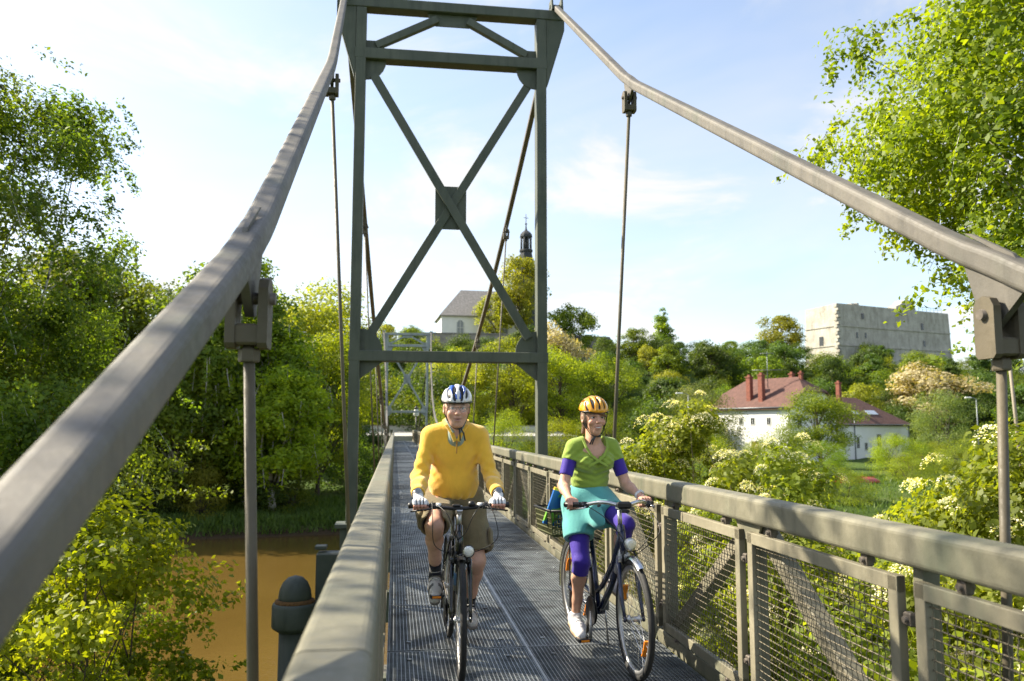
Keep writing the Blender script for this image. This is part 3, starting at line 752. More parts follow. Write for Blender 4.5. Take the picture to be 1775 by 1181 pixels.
def helmet(P, L, k, man):
    H = 'helmet'
    cz = .058
    base = ell(L(0, .012, cz), (.098 * k, .128 * k, .102 * k))
    b0 = L(0, 0, .052)
    sh = cut(base, b0, (0, .12, -1), .012)
    sh = sub(sh, ell(L(0, .012, cz - .01), (.080 * k, .108 * k, .088 * k)), .004)
    vents = []
    vx = (0, .040, .074) if not man else (.022, .058)
    rows = [(-.115, -.035), (-.01, .075), (.09, .13)]
    for x in vx:
        for s in ((-1, 1) if x > 0 else (1,)):
            for (ya, yb) in rows:
                za = cz + .102 * math.sqrt(max(0, 1 - (x / .098) ** 2 - ((ya - .012) / .128) ** 2)); zb = cz + .102 * math.sqrt(max(0, 1 - (x / .098) ** 2 - ((yb - .012) / .128) ** 2))
                if max(za, zb) < cz + .01: continue
                mid = ((ya + yb) / 2); zm = cz + .102 * math.sqrt(max(0, 1 - (x / .098) ** 2 - ((mid - .012) / .128) ** 2))
                rr = (.0125 if x < .07 else .0095) * (1.25 if man else 1)
                vents.append(uni(0, cone(L(s * x, ya, za), L(s * x, mid, zm), rr * .55, rr), cone(L(s * x, mid, zm), L(s * x, yb, zb), rr, rr * .6)))
    vf = uni(0, *vents)
    sh = sub(sh, vf, .003)
    lo = np.array(L(0, 0, cz)) - np.array([.115, .16, .1]); hi = np.array(L(0, 0, cz)) + np.array([.115, .16, .13])
    cc = np.array(L(0, .012, cz))
    def col(V):
        q = (V - cc) / k; x = np.abs(q[:, 0]); C = np.repeat(np.array([[.72, .73, .75]] if man else [[.80, .36, .01]]), len(V), 0)
        ln = q[:, 2] < -.006 + .12 * q[:, 1]
        if man:
            an = np.arctan2(q[:, 0], q[:, 2] + .03)
            st_ = (np.abs(np.abs(an) - .33) < .17) & (q[:, 2] > .0)
            C[st_] = (.01, .09, .5)
            st2 = (np.abs(an) > .98) & (q[:, 1] > -.02) & (q[:, 2] > .012); C[st2] = (.01, .09, .5)
        C[ln] = (.02, .02, .022)
        return C
    mesh_o = mesh_sdf('helmet', sh, lo, hi, .0038, HELM, P, col)
    li = cut(ell(L(0, .012, cz - .002), (.091 * k, .120 * k, .094 * k)), L(0, 0, .056), (0, .12, -1), .01)
    mesh_sdf('helmet_liner', li, lo, hi, .007, BLACKP, mesh_o)
    if man is False or True:
        mb = MB(); pts = [L(math.sin(a) * .095, -.118 * math.cos(a) + .012, .05 + .0) for a in np.linspace(-1.25, 1.25, 15)]
        mb.tube(pts, .0085, 6); mb.build('helmet_rim', BLACKP, mesh_o)
    for s in (-1, 1):
        mb = MB(); 
        chin = L(s * .018, -.045, -.118)
        mb.sweep([L(s * .083, -.045, .05), L(s * .0775, -.032, -.02), L(s * .062, -.03, -.07), L(s * .04, -.04, -.105), chin], rect(.003, .013), (0, 1, 0)); 
        mb.sweep([L(s * .083, .055, .05), L(s * .0815, .02, -.02), L(s * .064, -.022, -.068)], rect(.003, .013), (0, 1, 0)); mb.build('chin_strap', BLACKP, mesh_o)
    mb = MB(); a, b_ = L(-.02, -.045, -.118), L(.02, -.045, -.118); mb.sweep([a, L(0, -.048, -.123), b_], rect(.014, .004), (0, 0, 1)); mb.box(L(.022, -.05, -.118), (.022, .012, .016)); mb.build('chin_buckle', BLACKP, mesh_o)
    return mesh_o

# ------------------------------------------------------------------ hand closed round a grip that runs along x
def hand_sdf(wrist, grip, s, sc=1.0):
    """s=+1 for the hand at +x. grip point = centre of palm contact on bar, bar radius ~.016; knuckles forward (-y)"""
    g = np.array(grip); fs = []
    w_ = np.array(wrist)
    palm_a = g + np.array([0, .018, .022]); 
    f = cone(tuple(w_), tuple(palm_a), .026 * sc, .027 * sc)
    f = uni(.018, f, ell(tuple(g + np.array([0, .004, .028])), (.043 * sc, .036 * sc, .016 * sc)))
    for i, (dx, ln) in enumerate(((-.031, .92), (-.0105, 1.05), (.010, 1.0), (.030, .82))):
        x = dx * -s * sc
        kn = g + np.array([x, -.026, .027]); m1 = g + np.array([x, -.036 - .006 * ln, .002]); m2 = g + np.array([x, -.026, -.02]); tp = g + np.array([x, -.006 + .004 * (1 - ln), -.027])
        fing = uni(.004, cone(tuple(g + np.array([x, .0, .028])), tuple(kn), .0105 * sc, .0102 * sc), cone(tuple(kn), tuple(m1), .0102 * sc, .0092 * sc), cone(tuple(m1), tuple(m2), .0092 * sc, .0084 * sc), cone(tuple(m2), tuple(tp), .0084 * sc, .0072 * sc))
        fs.append(fing)
    fing = uni(.0, *fs)
    f = uni(.006, f, fing)
    tb = g + np.array([-s * .036, .022, .018]); t1 = g + np.array([-s * .047, -.004, -.002]); t2 = g + np.array([-s * .044, -.026, -.018])
    f = uni(.008, f, cone(tuple(tb), tuple(t1), .0135 * sc, .0115 * sc), cone(tuple(t1), tuple(t2), .0112 * sc, .009 * sc))
    lo = g - np.array([.075, .075, .06]); hi = np.maximum(g, w_) + np.array([.075, .075, .07]); lo = np.minimum(lo, w_ - .05)
    return f, lo, hi

def shoe(P, ank, toe_dir, s, cols, ln=.27, name='shoe'):
    """foot on a pedal: ank = ankle, toe_dir = unit vector heel->toe"""
    a = np.array(ank); t_ = np.array(toe_dir) / np.linalg.norm(toe_dir); upv = np.cross(np.array([1, 0, 0]), t_); upv = upv / np.linalg.norm(upv)
    if upv[2] < 0: upv = -upv
    X = np.array([1.0, 0, 0])
    B = np.stack([X, t_, upv], 1)
    o = a - upv * .085 - t_ * .055                                # heel bottom centre
    p = lambda x, y, z: tuple(o + B @ np.array([x, y, z]))
    up_ = uni(.03, cone(p(0, .035, .045), p(0, ln * .55, .038), .036, .041), cone(p(0, ln * .55, .034), p(s * .006, ln - .045, .03), .043, .034), cone(p(0, .03, .05), p(0, .055, .095), .037, .039))
    pl = lambda fa, q, n: cut(fa, p(*q), tuple(B @ np.array(n)), .006)
    up_ = pl(up_, (0, 0, .012), (0, 0, -1)); up_ = pl(up_, (0, .05, .105), (0, -.35, 1))
    sole = uni(.03, cone(p(0, .035, .014), p(0, ln * .5, .014), .040, .040), cone(p(0, ln * .5, .014), p(s * .006, ln - .045, .016), .046, .037))
    sole = pl(pl(sole, (0, 0, .026), (0, 0, 1)), (0, 0, -.006), (0, 0, -1))
    lo = np.min([p(x, y, z) for x in (-.08, .08) for y in (-.04, ln + .04) for z in (-.03, .15)], 0); hi = np.max([p(x, y, z) for x in (-.08, .08) for y in (-.04, ln + .04) for z in (-.03, .15)], 0)
    def col(V):
        q = (V - o) @ B; C = np.repeat(np.array(cols[0])[None], len(V), 0)
        band = (np.sin(q[:, 1] * 130 + q[:, 2] * 60) > .35) & (np.abs(q[:, 0]) > .016) & (q[:, 1] > .05) & (q[:, 1] < .2); C[band] = cols[1]
        C[(q[:, 1] > ln - .06) & (q[:, 2] > .02)] = cols[2]; C[(q[:, 1] < .03)] = cols[1]
        return C
    S_ = mesh_sdf(name, up_, lo, hi, .005, SHOE, P, col)
    mesh_sdf('sole', sole, lo, hi, .005, SHOE, S_, lambda V: np.repeat(np.array([cols[3]]), len(V), 0))
    mb = MB()
    for i in range(5):
        y = .105 + i * .024; z = .098 - i * .0095; mb.tube([p(-.026, y, z - .006), p(0, y + .004, z + .003), p(.026, y, z - .006)], .0035, 5)
    mb.build('laces', plain('shoe_lace', (.7, .7, .68), .8), S_)
    return S_

# ------------------------------------------------------------------ the man
MAN_O, MAN_R = (-0.50, 5.56, 0.0), R(0.0)
man = empty('person', MAN_O, MAN_R); tag(man, 'man in yellow sweater, cargo shorts and blue and white helmet riding a bicycle', 'person')
sk = (.68, .4, .29)
HC = (.0, -.13, 1.595)
SHL = {s: (s * .162, -.005, 1.418) for s in (-1, 1)}; ELB = {s: (s * .24, -.075, 1.14) for s in (-1, 1)}
GRP = {s: (s * .243, -.392, .992) for s in (-1, 1)}; WRI = {s: (s * .255, -.328, 1.052) for s in (-1, 1)}
HIP = {s: (s * .105, .15, .985) for s in (-1, 1)}
ANK = {-1: (-.125, -.005, .532), 1: (.125, .23, .268)}
def knee(h_, a, l1, l2, out):
    h_, a = Vector(h_), Vector(a); d = a - h_; D = d.length; d.normalize()
    x = (l1 * l1 - l2 * l2 + D * D) / (2 * D); hh = math.sqrt(max(0, l1 * l1 - x * x)); pf = Vector((0, -1, 0)); pf = (pf - d * pf.dot(d)).normalized()
    return tuple(h_ + d * x + pf * hh + Vector((out, 0, 0)))
KNE = {s: knee(HIP[s], ANK[s], .425, .405, s * .035) for s in (-1, 1)}
hf, HLm, hcol = make_head(man, None, HC, .10, sk, True, .79)
Vs, Fs, Cs = [], [], []
def addp(f, lo, hi, h, col):
    V, F = surfnet(f, lo, hi, h); Fs.append(F + sum(len(v) for v in Vs)); Vs.append(V); Cs.append(col(V) if callable(col) else np.repeat(np.array(col)[None], len(V), 0))
addp(hf, np.array(HC) - [.11, .14, .23], np.array(HC) + [.11, .15, .14], .0034, hcol)
limbs = [ell((0, .10, 1.16), (.16, .12, .26), ('X', .45)), cone((-.14, -.01, 1.405), (.14, -.01, 1.405), .05, .05)]
for s in (-1, 1):
    limbs += [cone(SHL[s], ELB[s], .044, .034), cone(ELB[s], lin(ELB[s], WRI[s], .35), .034, .034), cone(lin(ELB[s], WRI[s], .35), WRI[s], .034, .028)]
    kn = KNE[s]; ca = lin(kn, ANK[s], .3); ca = (ca[0], ca[1] + .022, ca[2])
    limbs += [cone(HIP[s], kn, .082, .056), cone(kn, lin(kn, ANK[s], .1), .058, .053), cone(lin(kn, ANK[s], .1), ca, .05, .056), cone(ca, lin(kn, ANK[s], .72), .054, .038), cone(lin(kn, ANK[s], .7), ANK[s], .038, .035)]
addp(uni(.025, *limbs), (-.42, -.45, .16), (.42, .36, 1.48), .0085, tuple(c * .95 for c in sk))
for s in (-1, 1):
    f, lo, hi = hand_sdf(WRI[s], GRP[s], s, 1.05); addp(f, lo, hi, .0034, (sk[0] * 1.0, sk[1] * .85, sk[2] * .85))
body = obj_from_np('body', np.concatenate(Vs), np.concatenate(Fs), SKIN, man, True, {'Col': np.concatenate(Cs)})
# gloves: white fingerless with black tabs
GLOVE = vcol_mat('glove', .7, 0, .3)
for s in (-1, 1):
    f, lo, hi = hand_sdf(WRI[s], GRP[s], s, 1.05); g = GRP[s]; w_ = Vector(WRI[s])
    f = off(f, .0035); f = cut(f, (g[0], g[1], g[2] + .0), (0, -.25, -1), .003); f = cut(f, lin(g, WRI[s], 1.05), Vector(WRI[s]) - Vector(g), .003)
    def gcol(V, g=g):
        C = np.repeat(np.array([[.78, .78, .78]]), len(V), 0); x = (V[:, 0] - g[0])
        for d in (-.021, 0, .0205): C[(np.abs(x - d * 1.0) < .0032) & (V[:, 1] < g[1] - .004)] = (.03, .03, .035)
        C[V[:, 1] > g[1] + .062] = (.09, .02, .03)
        return C
    mesh_sdf('glove', f, lo - .01, hi + .01, .0034, GLOVE, man, gcol)
# sweater
YEL = cloth('yellow_wool', (.86, .50, .05), .06, .9, 420, .35, .5)
tor = uni(.06, ell((0, .085, 1.10), (.172, .148, .17), ('X', .3)), ell((0, .03, 1.295), (.172, .132, .18), ('X', .35)), cone((-.13, .0, 1.41), (.13, .0, 1.41), .07, .07), cone((-.05, -.03, 1.475), (-.155, -.005, 1.42), .05, .06), cone((.05, -.03, 1.475), (.155, -.005, 1.42), .05, .06))
tor = uni(.035, tor, cone((0, -.01, 1.44), (0, -.065, 1.50), .085, .066))
sl = []
for s in (-1, 1): sl += [cone(SHL[s], ELB[s], .061, .051), cone(ELB[s], lin(ELB[s], WRI[s], .45), .051, .047), cone(lin(ELB[s], WRI[s], .45), lin(ELB[s], WRI[s], .88), .047, .042)]
sw = uni(.035, tor, *sl)
def armfold(fa):
    def f(X, Y, Z):
        v = fa(X, Y, Z); ax_ = np.abs(X); d = np.sqrt((ax_ - .27) ** 2 + (Y + .075) ** 2 + (Z - 1.15) ** 2)
        v = v + .005 * np.exp(-(d / .12) ** 2) * np.sin(Z * 105 + ax_ * 50 + np.sin(Y * 40) * 1.2)
        v = v + .0055 * np.exp(-((Z - .995) / .05) ** 2) * np.sin(np.arctan2(Y - .05, X) * 11)
        v = v + .006 * np.exp(-((Z - 1.24) / .12) ** 2) * np.exp(-((ax_ - .17) / .07) ** 2) * np.sin(Z * 70 - ax_ * 90)
        return v
    return f
sw = armfold(folds(sw, .003, 26, 3))
sw = cut(sw, (0, .05, .975), (0, -.25, -1), .02)
for s in (-1, 1):
    e, w_ = Vector(ELB[s]), Vector(WRI[s]); q = e.lerp(w_, .9); n_ = (w_ - e).normalized()
    base_sw = sw
    def sw(X, Y, Z, fa=base_sw, q=q, n_=n_, s=s):
        pl = (X - q.x) * n_.x + (Y - q.y) * n_.y + (Z - q.z) * n_.z
        near = np.sqrt((X - q.x) ** 2 + (Y - q.y) ** 2 + (Z - q.z) ** 2) - .13
        return smax(fa(X, Y, Z), -smax(-pl, near, .0), .006)
# neck opening with a deep V at the front
nb = HLm(0, .035, -.06)
sw = sub(sw, uni(.02, cone((0, -.03, 1.495), (0, -.10, 1.64), .058, .075), cone((0, -.12, 1.51), (0, -.155, 1.42), .036, .010)), .008)
sweater = mesh_sdf('sweater', sw, (-.42, -.36, .90), (.42, .30, 1.60), .0072, YEL, man)
for s in (-1, 1):
    q = lin(ELB[s], WRI[s], .83); mb = MB(); mb.tube([lin(ELB[s], WRI[s], .70), lin(ELB[s], WRI[s], .74), lin(ELB[s], WRI[s], .88), lin(ELB[s], WRI[s], .915)], [.0445, .048, .0445, .041], 20); mb.build('cuff', YEL, sweater)
mb = MB()
for s in (-1, 1):
    mb.sweep([(s * .010, -.146, 1.385), (s * .034, -.146, 1.445), (s * .066, -.118, 1.49), (s * .078, -.05, 1.52), (s * .05, .01, 1.54), (0, .025, 1.545)], rect(.026, .010, .003), (0, -.8, .6))
mb.build('collar', YEL, sweater)
mb = MB(); mb.box((0, -.15, 1.345), (.008, .02, .08), 0, .002); mb.build('zip', plain('zip_tape', (.35, .18, .02), .7), sweater)
mb = MB(); mb.box((0, -.16, 1.38), (.012, .006, .022), 0, .002); mb.build('zip_pull', plain('brass', (.4, .2, .05), .35, .8), sweater)
SHIRT = cloth('grey_green_shirt', (.25, .33, .29), .1)
shf = cut(uni(.02, cone((0, -.02, 1.45), (0, -.075, 1.52), .075, .062), cone((0, -.082, 1.40), (0, -.095, 1.475), .057, .055)), (0, -.1, 1.54), (0, -.3, 1), .004)
shf = sub(shf, uni(.01, cone((0, -.03, 1.495), (0, -.10, 1.64), .053, .07), cone((0, -.135, 1.52), (0, -.155, 1.46), .03, .006)), .004)
mesh_sdf('shirt', shf, (-.12, -.22, 1.34), (.12, .08, 1.58), .005, SHIRT, man)
mb = MB()
for s in (-1, 1): mb.sweep([(s * .016, -.150, 1.445), (s * .034, -.138, 1.48), (s * .052, -.105, 1.51), (s * .058, -.05, 1.53)], rect(.026, .006, .002), (0, -.8, .6))
mb.build('shirt_collar', SHIRT, man)
# shorts with cargo pockets
KHA = cloth('khaki_cotton', (.2, .163, .092), .14, .9, 700, .4, .2)
sh = [ell((0, .135, 1.0), (.185, .155, .12))]
for s in (-1, 1):
    kn = KNE[s]; sh += [cone(HIP[s], lin(HIP[s], kn, .55), .112, .104), cone(lin(HIP[s], kn, .5), lin(HIP[s], kn, 1.0), .104, .098)]
shs = folds(uni(.03, *sh), .0055, 34, 9)
for s in (-1, 1):
    kn = Vector(KNE[s]); h_ = Vector(HIP[s]); tt = 1.0 if s < 0 else .88; q = h_.lerp(kn, tt); n_ = (kn - h_).normalized()
    if s < 0: n_ = (n_ + Vector((0, 0, -.25))).normalized()
    fa = shs
    def shs(X, Y, Z, fa=fa, q=q, n_=n_, s=s):
        pl = (X - q.x) * n_.x + (Y - q.y) * n_.y + (Z - q.z) * n_.z
        side = -s * X - .0
        return smax(fa(X, Y, Z), -smax(-pl, side, 0), .006)
shs = cut(shs, (0, .05, 1.03), (0, -.35, 1), .01)
for s in (-1, 1):                                            # hollow leg openings
    kn = KNE[s]; shs = sub(shs, cone(lin(HIP[s], kn, .6), lin(HIP[s], kn, 1.2), .07, .085), .004)
shorts = mesh_sdf('shorts', shs, (-.34, -.40, .55), (.34, .36, 1.14), .0075, KHA, man)
for s in (-1, 1):
    q = Vector(HIP[s]).lerp(Vector(KNE[s]), .66); d = (Vector(KNE[s]) - Vector(HIP[s])).normalized()
    pf_ = ell(tuple(q + Vector((s * .104, 0, 0))), (.024, .088, .082), ('X', math.atan2(d.z, -d.y) * 1.0 if False else 0.0))
    mesh_sdf('cargo_pocket', folds(pf_, .006, 50, 5 + s), np.array(q) + [s * .104 - .06, -.12, -.12], np.array(q) + [s * .104 + .06, .12, .12], .007, KHA, shorts)
# socks, shoes
SOCK = cloth('black_sock', (.012, .013, .02), .2)
TOE = {-1: (0, -.8, -.6), 1: (0, -.97, -.24)}
for s in (-1, 1):
    kn = KNE[s]; mb = MB(); mb.tube([lin(kn, ANK[s], .80), lin(kn, ANK[s], .88), ANK[s], tuple(np.array(ANK[s]) + [0, -.02, -.04])], [.0405, .0405, .041, .044], 16); mb.build('sock', SOCK, man)
    shoe(man, ANK[s], TOE[s], s, [(.52, .50, .46), (.1, .1, .1), (.58, .56, .52), (.22, .2, .18)], .285)
hm = helmet(man, HLm, 1.05, True)
mb = MB()
for s in (-1, 1): mb.sweep([HLm(.02 + s * .006, -.05, -.12), HLm(.03 + s * .012, -.062, -.15), HLm(.036 + s * .016, -.062, -.195)], rect(.009, .003), (0, 1, 0))
mb.build('strap_end', BLACKP, hm)
# hair at the temples
GREY = plain('grey_hair', (.2, .17, .14), .8, 0, .4, 120, .6, 300)
hr = sub(ell(HLm(0, .03, .03), (.083, .088, .09)), ell(HLm(0, -.045, -.01), (.095, .075, .13)), .008); hr = cut(hr, HLm(0, 0, -.035), (0, 0, -1), .01)
mesh_sdf('hair', hr, np.array(HC) - .12, np.array(HC) + .14, .005, GREY, man)
# rimless glasses
gl = None; mb = MB(); mb.tube([HLm(-.010, -.103, .017), HLm(0, -.108, .02), HLm(.010, -.103, .017)], .0016, 6)
for s in (-1, 1): 
    mb.tube([HLm(s * .055, -.092, .018), HLm(s * .074, -.07, .018), HLm(s * .08, .01, .012)], .0016, 6)
    pts = [HLm(s * .032 + .023 * math.cos(a), -.103 + .004 * math.cos(a) * s * 1 + .002, .010 + .0145 * math.sin(a)) for a in np.linspace(0, 2 * math.pi, 19)]
    mb.tube(pts, .0011, 5)
gl = mb.build('glasses', plain('glasses_wire', (.2, .17, .12), .3, .8), man)
mb = MB()
for s in (-1, 1): mb.lathe(HLm(s * .032, -.1015, .010), [(.0225, 0), (.0225, .0015)], 20, 'y')
mb.build('lens', GLASS, gl)
# wrist watch on his left wrist, second one on the right
for s in (1, -1):
    e, w_ = Vector(ELB[s]), Vector(WRI[s]); d = (w_ - e).normalized(); q = e.lerp(w_, .965); uq = (Vector((0, 0, 1)) - d * d.z).normalized()
    mb = MB(); mb.tube([q - d * .011, q - d * .01, q + d * .01, q + d * .011], [.034, .036, .036, .034], 18)
    wa = mb.build('wristwatch', BLACKP if s > 0 else ALLOY, man)
    uq = (uq * .8 + Vector((0, -.6, 0))).normalized()
    mb = MB(); c0 = q + uq * .033; mb.tube([c0, c0 + uq * .009], .021, 16); mb.build('watch_case', ALLOY, wa)
    mb = MB(); c0 = q + uq * .0423; mb.tube([c0, c0 + uq * .0012], .017, 16); mb.build('watch_dial', plain('watch_dial', (.12, .14, .17), .15), wa)

# ------------------------------------------------------------------ the woman
WO, WR = (.457, 5.437, 0.0), R(6.0)
wom = empty('person', WO, WR); tag(wom, 'smiling woman in green top, teal skirt and yellow helmet riding a bicycle', 'person')
sk = (.66, .38, .26)
HC2 = (-.008, .045, 1.535)
SHW = {s: (s * .143, .105, 1.345) for s in (-1, 1)}; ELW = {s: (s * .225, .06, 1.085) for s in (-1, 1)}
GRW = {s: (s * .252, -.19, .985) for s in (-1, 1)}; WRW = {s: (s * .25, -.128, 1.022) for s in (-1, 1)}
HIW = {s: (s * .09, .20, .95) for s in (-1, 1)}
ANW = {-1: (-.115, .15, .215), 1: (.115, .0, .505)}
KNW = {s: knee(HIW[s], ANW[s], .415, .40, s * .02) for s in (-1, 1)}
hf, HLw, hcol = make_head(wom, None, HC2, .04, sk, False, 1.22)
Vs, Fs, Cs = [], [], []
addp(hf, np.array(HC2) - [.11, .14, .21], np.array(HC2) + [.11, .15, .13], .0034, hcol)
limbs = [ell((0, .17, 1.12), (.125, .095, .26)), cone((-.11, .105, 1.318), (.11, .105, 1.318), .045, .045), ell((0, .07, 1.29), (.11, .06, .09))]
limbs.append(cone((0, .085, 1.42), (0, .1, 1.33), .05, .07))
for s in (-1, 1):
    limbs += [cone(SHW[s], ELW[s], .044, .036), cone(ELW[s], lin(ELW[s], WRW[s], .3), .036, .035), cone(lin(ELW[s], WRW[s], .3), WRW[s], .035, .0235)]
    kn = KNW[s]; ca = lin(kn, ANW[s], .3); ca = (ca[0], ca[1] + .02, ca[2])
    limbs += [cone(HIW[s], kn, .075, .046), cone(kn, lin(kn, ANW[s], .1), .045, .042), cone(lin(kn, ANW[s], .1), ca, .041, .047), cone(ca, lin(kn, ANW[s], .72), .047, .032), cone(lin(kn, ANW[s], .7), ANW[s], .032, .03)]
addp(uni(.022, *limbs), (-.36, -.36, .15), (.36, .36, 1.45), .0082, tuple(c * .95 for c in sk))
for s in (-1, 1):
    f, lo, hi = hand_sdf(WRW[s], GRW[s], s, .92); addp(f, lo, hi, .0034, (sk[0] * 1.05, sk[1] * .95, sk[2] * .95))
obj_from_np('body', np.concatenate(Vs), np.concatenate(Fs), SKIN, wom, True, {'Col': np.concatenate(Cs)})
GRN = cloth('green_jersey', (.27, .38, .055), .08, .8, 900, .25, .3); PUR = cloth('purple_jersey', (.05, .025, .30), .12, .6, 900, .2, .2); TEAL = cloth('teal_jersey', (.11, .40, .39), .08, .75, 900, .3, .3)
bust = lambda d: [ell((0, .165, 1.13), (.125 + d, .095 + d, .15)), ell((0, .135, 1.25), (.138 + d, .098 + d, .14)), ell((.062, .06, 1.245), (.066 + d, .062 + d, .062 + d)), ell((-.062, .06, 1.245), (.066 + d, .062 + d, .062 + d)), cone((-.105, .105, 1.335), (.105, .105, 1.335), .05 + d, .05 + d), cone((-.035, .095, 1.39), (-.125, .105, 1.35), .035 + d, .04 + d), cone((.035, .095, 1.39), (.125, .105, 1.35), .035 + d, .04 + d)]
def sleeve(s, t1, ra, rb, d): return cone(lin(SHW[s], ELW[s], 0), lin(SHW[s], ELW[s], t1), ra + d, rb + d)
def armcut(fa, s, tt):
    a, e = Vector(SHW[s]), Vector(ELW[s]); q = a.lerp(e, tt); n_ = (e - a).normalized()
    def f(X, Y, Z):
        pl = (X - q.x) * n_.x + (Y - q.y) * n_.y + (Z - q.z) * n_.z
        far = .135 - s * X
        return smax(fa(X, Y, Z), -smax(-pl, far, 0), .004)
    return f
def wrapfold(fa):
    """gathers that run from the bust down to the sides, as in a wrap top"""
    def f(X, Y, Z):
        v = fa(X, Y, Z); m_ = np.exp(-((Z - 1.17) / .10) ** 2) * (Y < .13)
        return v + .0042 * m_ * np.sin((Z - .35 * np.abs(X)) * 150) + .003 * np.exp(-((Z - 1.27) / .05) ** 2) * (Y < .1) * np.sin((X * np.sign(X) * .8 + Z) * 140)
    return f
top = uni(.025, *bust(.010), sleeve(-1, .5, .049, .051, .004), sleeve(1, .5, .049, .051, .004))
top = wrapfold(folds(top, .002, 40, 2))
for s in (-1, 1): top = armcut(top, s, .36)
top = cut(top, (0, .1, 1.065), (0, 0, -1), .006)
top = cut(sub(top, uni(.015, cone((0, .07, 1.42), (0, .06, 1.36), .075, .062), cone((-.048, -.01, 1.38), (0.0, -.03, 1.262), .036, .008), cone((.048, -.01, 1.38), (0.0, -.03, 1.262), .036, .008)), .005), (0, 0, 1.42), (0, 0, 1), .01)
topo = mesh_sdf('green_top', top, (-.30, -.10, 1.02), (.30, .34, 1.46), .006, GRN, wom)
mb = MB()
for s in (-1, 1): mb.sweep([(s * .085, .06, 1.398), (s * .076, .012, 1.34), (s * .045, -.008, 1.285), (-s * .01, -.018, 1.245), (-s * .07, -.005, 1.215)], rect(.018, .008, .003), (0, -1, .3))
mb.build('neck_band', GRN, topo)
und = uni(.025, *bust(.0), sleeve(-1, 1, .046, .042, .003), sleeve(1, 1, .046, .042, .003))
for s in (-1, 1): und = armcut(und, s, .74)
und = cut(und, (0, 0, 1.322), (0, -.15, 1), .01)
for s in (-1, 1): pass
und2 = uni(0, sleeve(-1, 1, .046, .042, .003), sleeve(1, 1, .046, .042, .003))
for s in (-1, 1): und2 = armcut(und2, s, .74)
undf = lambda X, Y, Z: np.minimum(und(X, Y, Z), und2(X, Y, Z))
und3 = sub(undf, cone((0, .05, 1.41), (0, -.02, 1.345), .06, .045), .006)
mesh_sdf('purple_undershirt', und3, (-.30, -.06, 1.08), (.30, .32, 1.44), .006, PUR, wom)
# skirt: flares from the waist over both thighs
skf = [ell((0, .175, 1.02), (.142, .118, .10)), ell((0, .17, .955), (.155, .14, .10))]
for s in (-1, 1): kn = KNW[s]; skf.append(cone(HIW[s], lin(HIW[s], kn, .9 if s > 0 else .9), .106, .098))
skf.append(cone((0, .12, .93), (0, -.05, .86), .08, .065)); skt = folds(uni(.06, *skf), .003, 30, 12)
def skfold(fa):
    def f(X, Y, Z): return fa(X, Y, Z) + .007 * np.exp(-((Z - .86) / .12) ** 2) * np.sin((X * .8 - Z * .55 + Y * .5) * 62) * (Y < .16)
    return f
skt = skfold(skt); skt = cut(skt, (0, .1, 1.085), (0, 0, 1), .006)
for s in (-1, 1):
    kn = Vector(KNW[s]); h_ = Vector(HIW[s]); q = h_.lerp(kn, .60 if s < 0 else .58); n_ = (kn - h_).normalized()
    fa = skt
    def skt(X, Y, Z, fa=fa, q=q, n_=n_, s=s):
        pl = (X - q.x) * n_.x + (Y - q.y) * n_.y + (Z - q.z) * n_.z
        return smax(fa(X, Y, Z), -smax(-pl, -s * X - .0, 0), .006)
    skt = sub(skt, cone(lin(HIW[s], KNW[s], .5), lin(HIW[s], KNW[s], 1.1), .07, .085), .004)
skirt = mesh_sdf('skirt', skt, (-.30, -.30, .58), (.30, .36, 1.12), .0068, TEAL, wom)
HEMC = plain('skirt_print', (.5, .55, .3), .8)
# leggings
lg = []
for s in (-1, 1):
    kn = KNW[s]; lg += [cone(HIW[s], kn, .088, .0565), cone(kn, lin(kn, ANW[s], .3), .0565, .0545)]
lgf = folds(uni(.02, *lg), .0015, 60, 4)
for s in (-1, 1):
    kn = Vector(KNW[s]); a = Vector(ANW[s]); q = kn.lerp(a, .2 if s < 0 else .2); n_ = (a - kn).normalized(); fa = lgf
    def lgf(X, Y, Z, fa=fa, q=q, n_=n_, s=s):
        pl = (X - q.x) * n_.x + (Y - q.y) * n_.y + (Z - q.z) * n_.z
        near = np.sqrt((X - q.x) ** 2 + (Y - q.y) ** 2 + (Z - q.z) ** 2) - .15
        return smax(fa(X, Y, Z), -smax(-pl, smax(-s * X, near, 0), 0), .004)
mesh_sdf('leggings', lgf, (-.26, -.36, .40), (.26, .34, 1.06), .0068, PUR, wom)
TOEW = {-1: (0, -.95, -.30), 1: (0, -.9, -.42)}
for s in (-1, 1):
    shoe(wom, ANW[s], TOEW[s], s, [(.80, .77, .79), (.68, .62, .66), (.82, .80, .80), (.5, .36, .24)], .255)
hm2 = helmet(wom, HLw, 1.0, False)
mb = MB()
for s in (-1, 1): mb.sweep([HLw(-.01 + s * .004, -.05, -.12), HLw(-.03 + s * .006, -.058, -.145), HLw(-.04 + s * .008, -.05, -.175)], rect(.009, .003), (0, 1, 0))
mb.build('strap_end', BLACKP, hm2)
BRN = plain('brown_hair', (.15, .08, .04), .55, 0, .5, 150, .8, 400)
hr = sub(ell(HLw(0, .026, .014), (.0845, .092, .098)), uni(.01, ell(HLw(.004, -.085, -.03), (.066, .075, .088)), ell(HLw(0, -.04, -.105), (.09, .085, .05))), .006)
hr = uni(.02, hr, cone(HLw(-.03, .085, -.03), HLw(-.05, .085, -.10), .026, .014), cone(HLw(-.055, -.075, .046), HLw(.02, -.094, .042), .013, .012), cone(HLw(.02, -.094, .042), HLw(.065, -.068, .02), .012, .008))
mesh_sdf('hair', hr, np.array(HC2) - [.13, .14, .19], np.array(HC2) + [.13, .18, .14], .0042, BRN, wom)
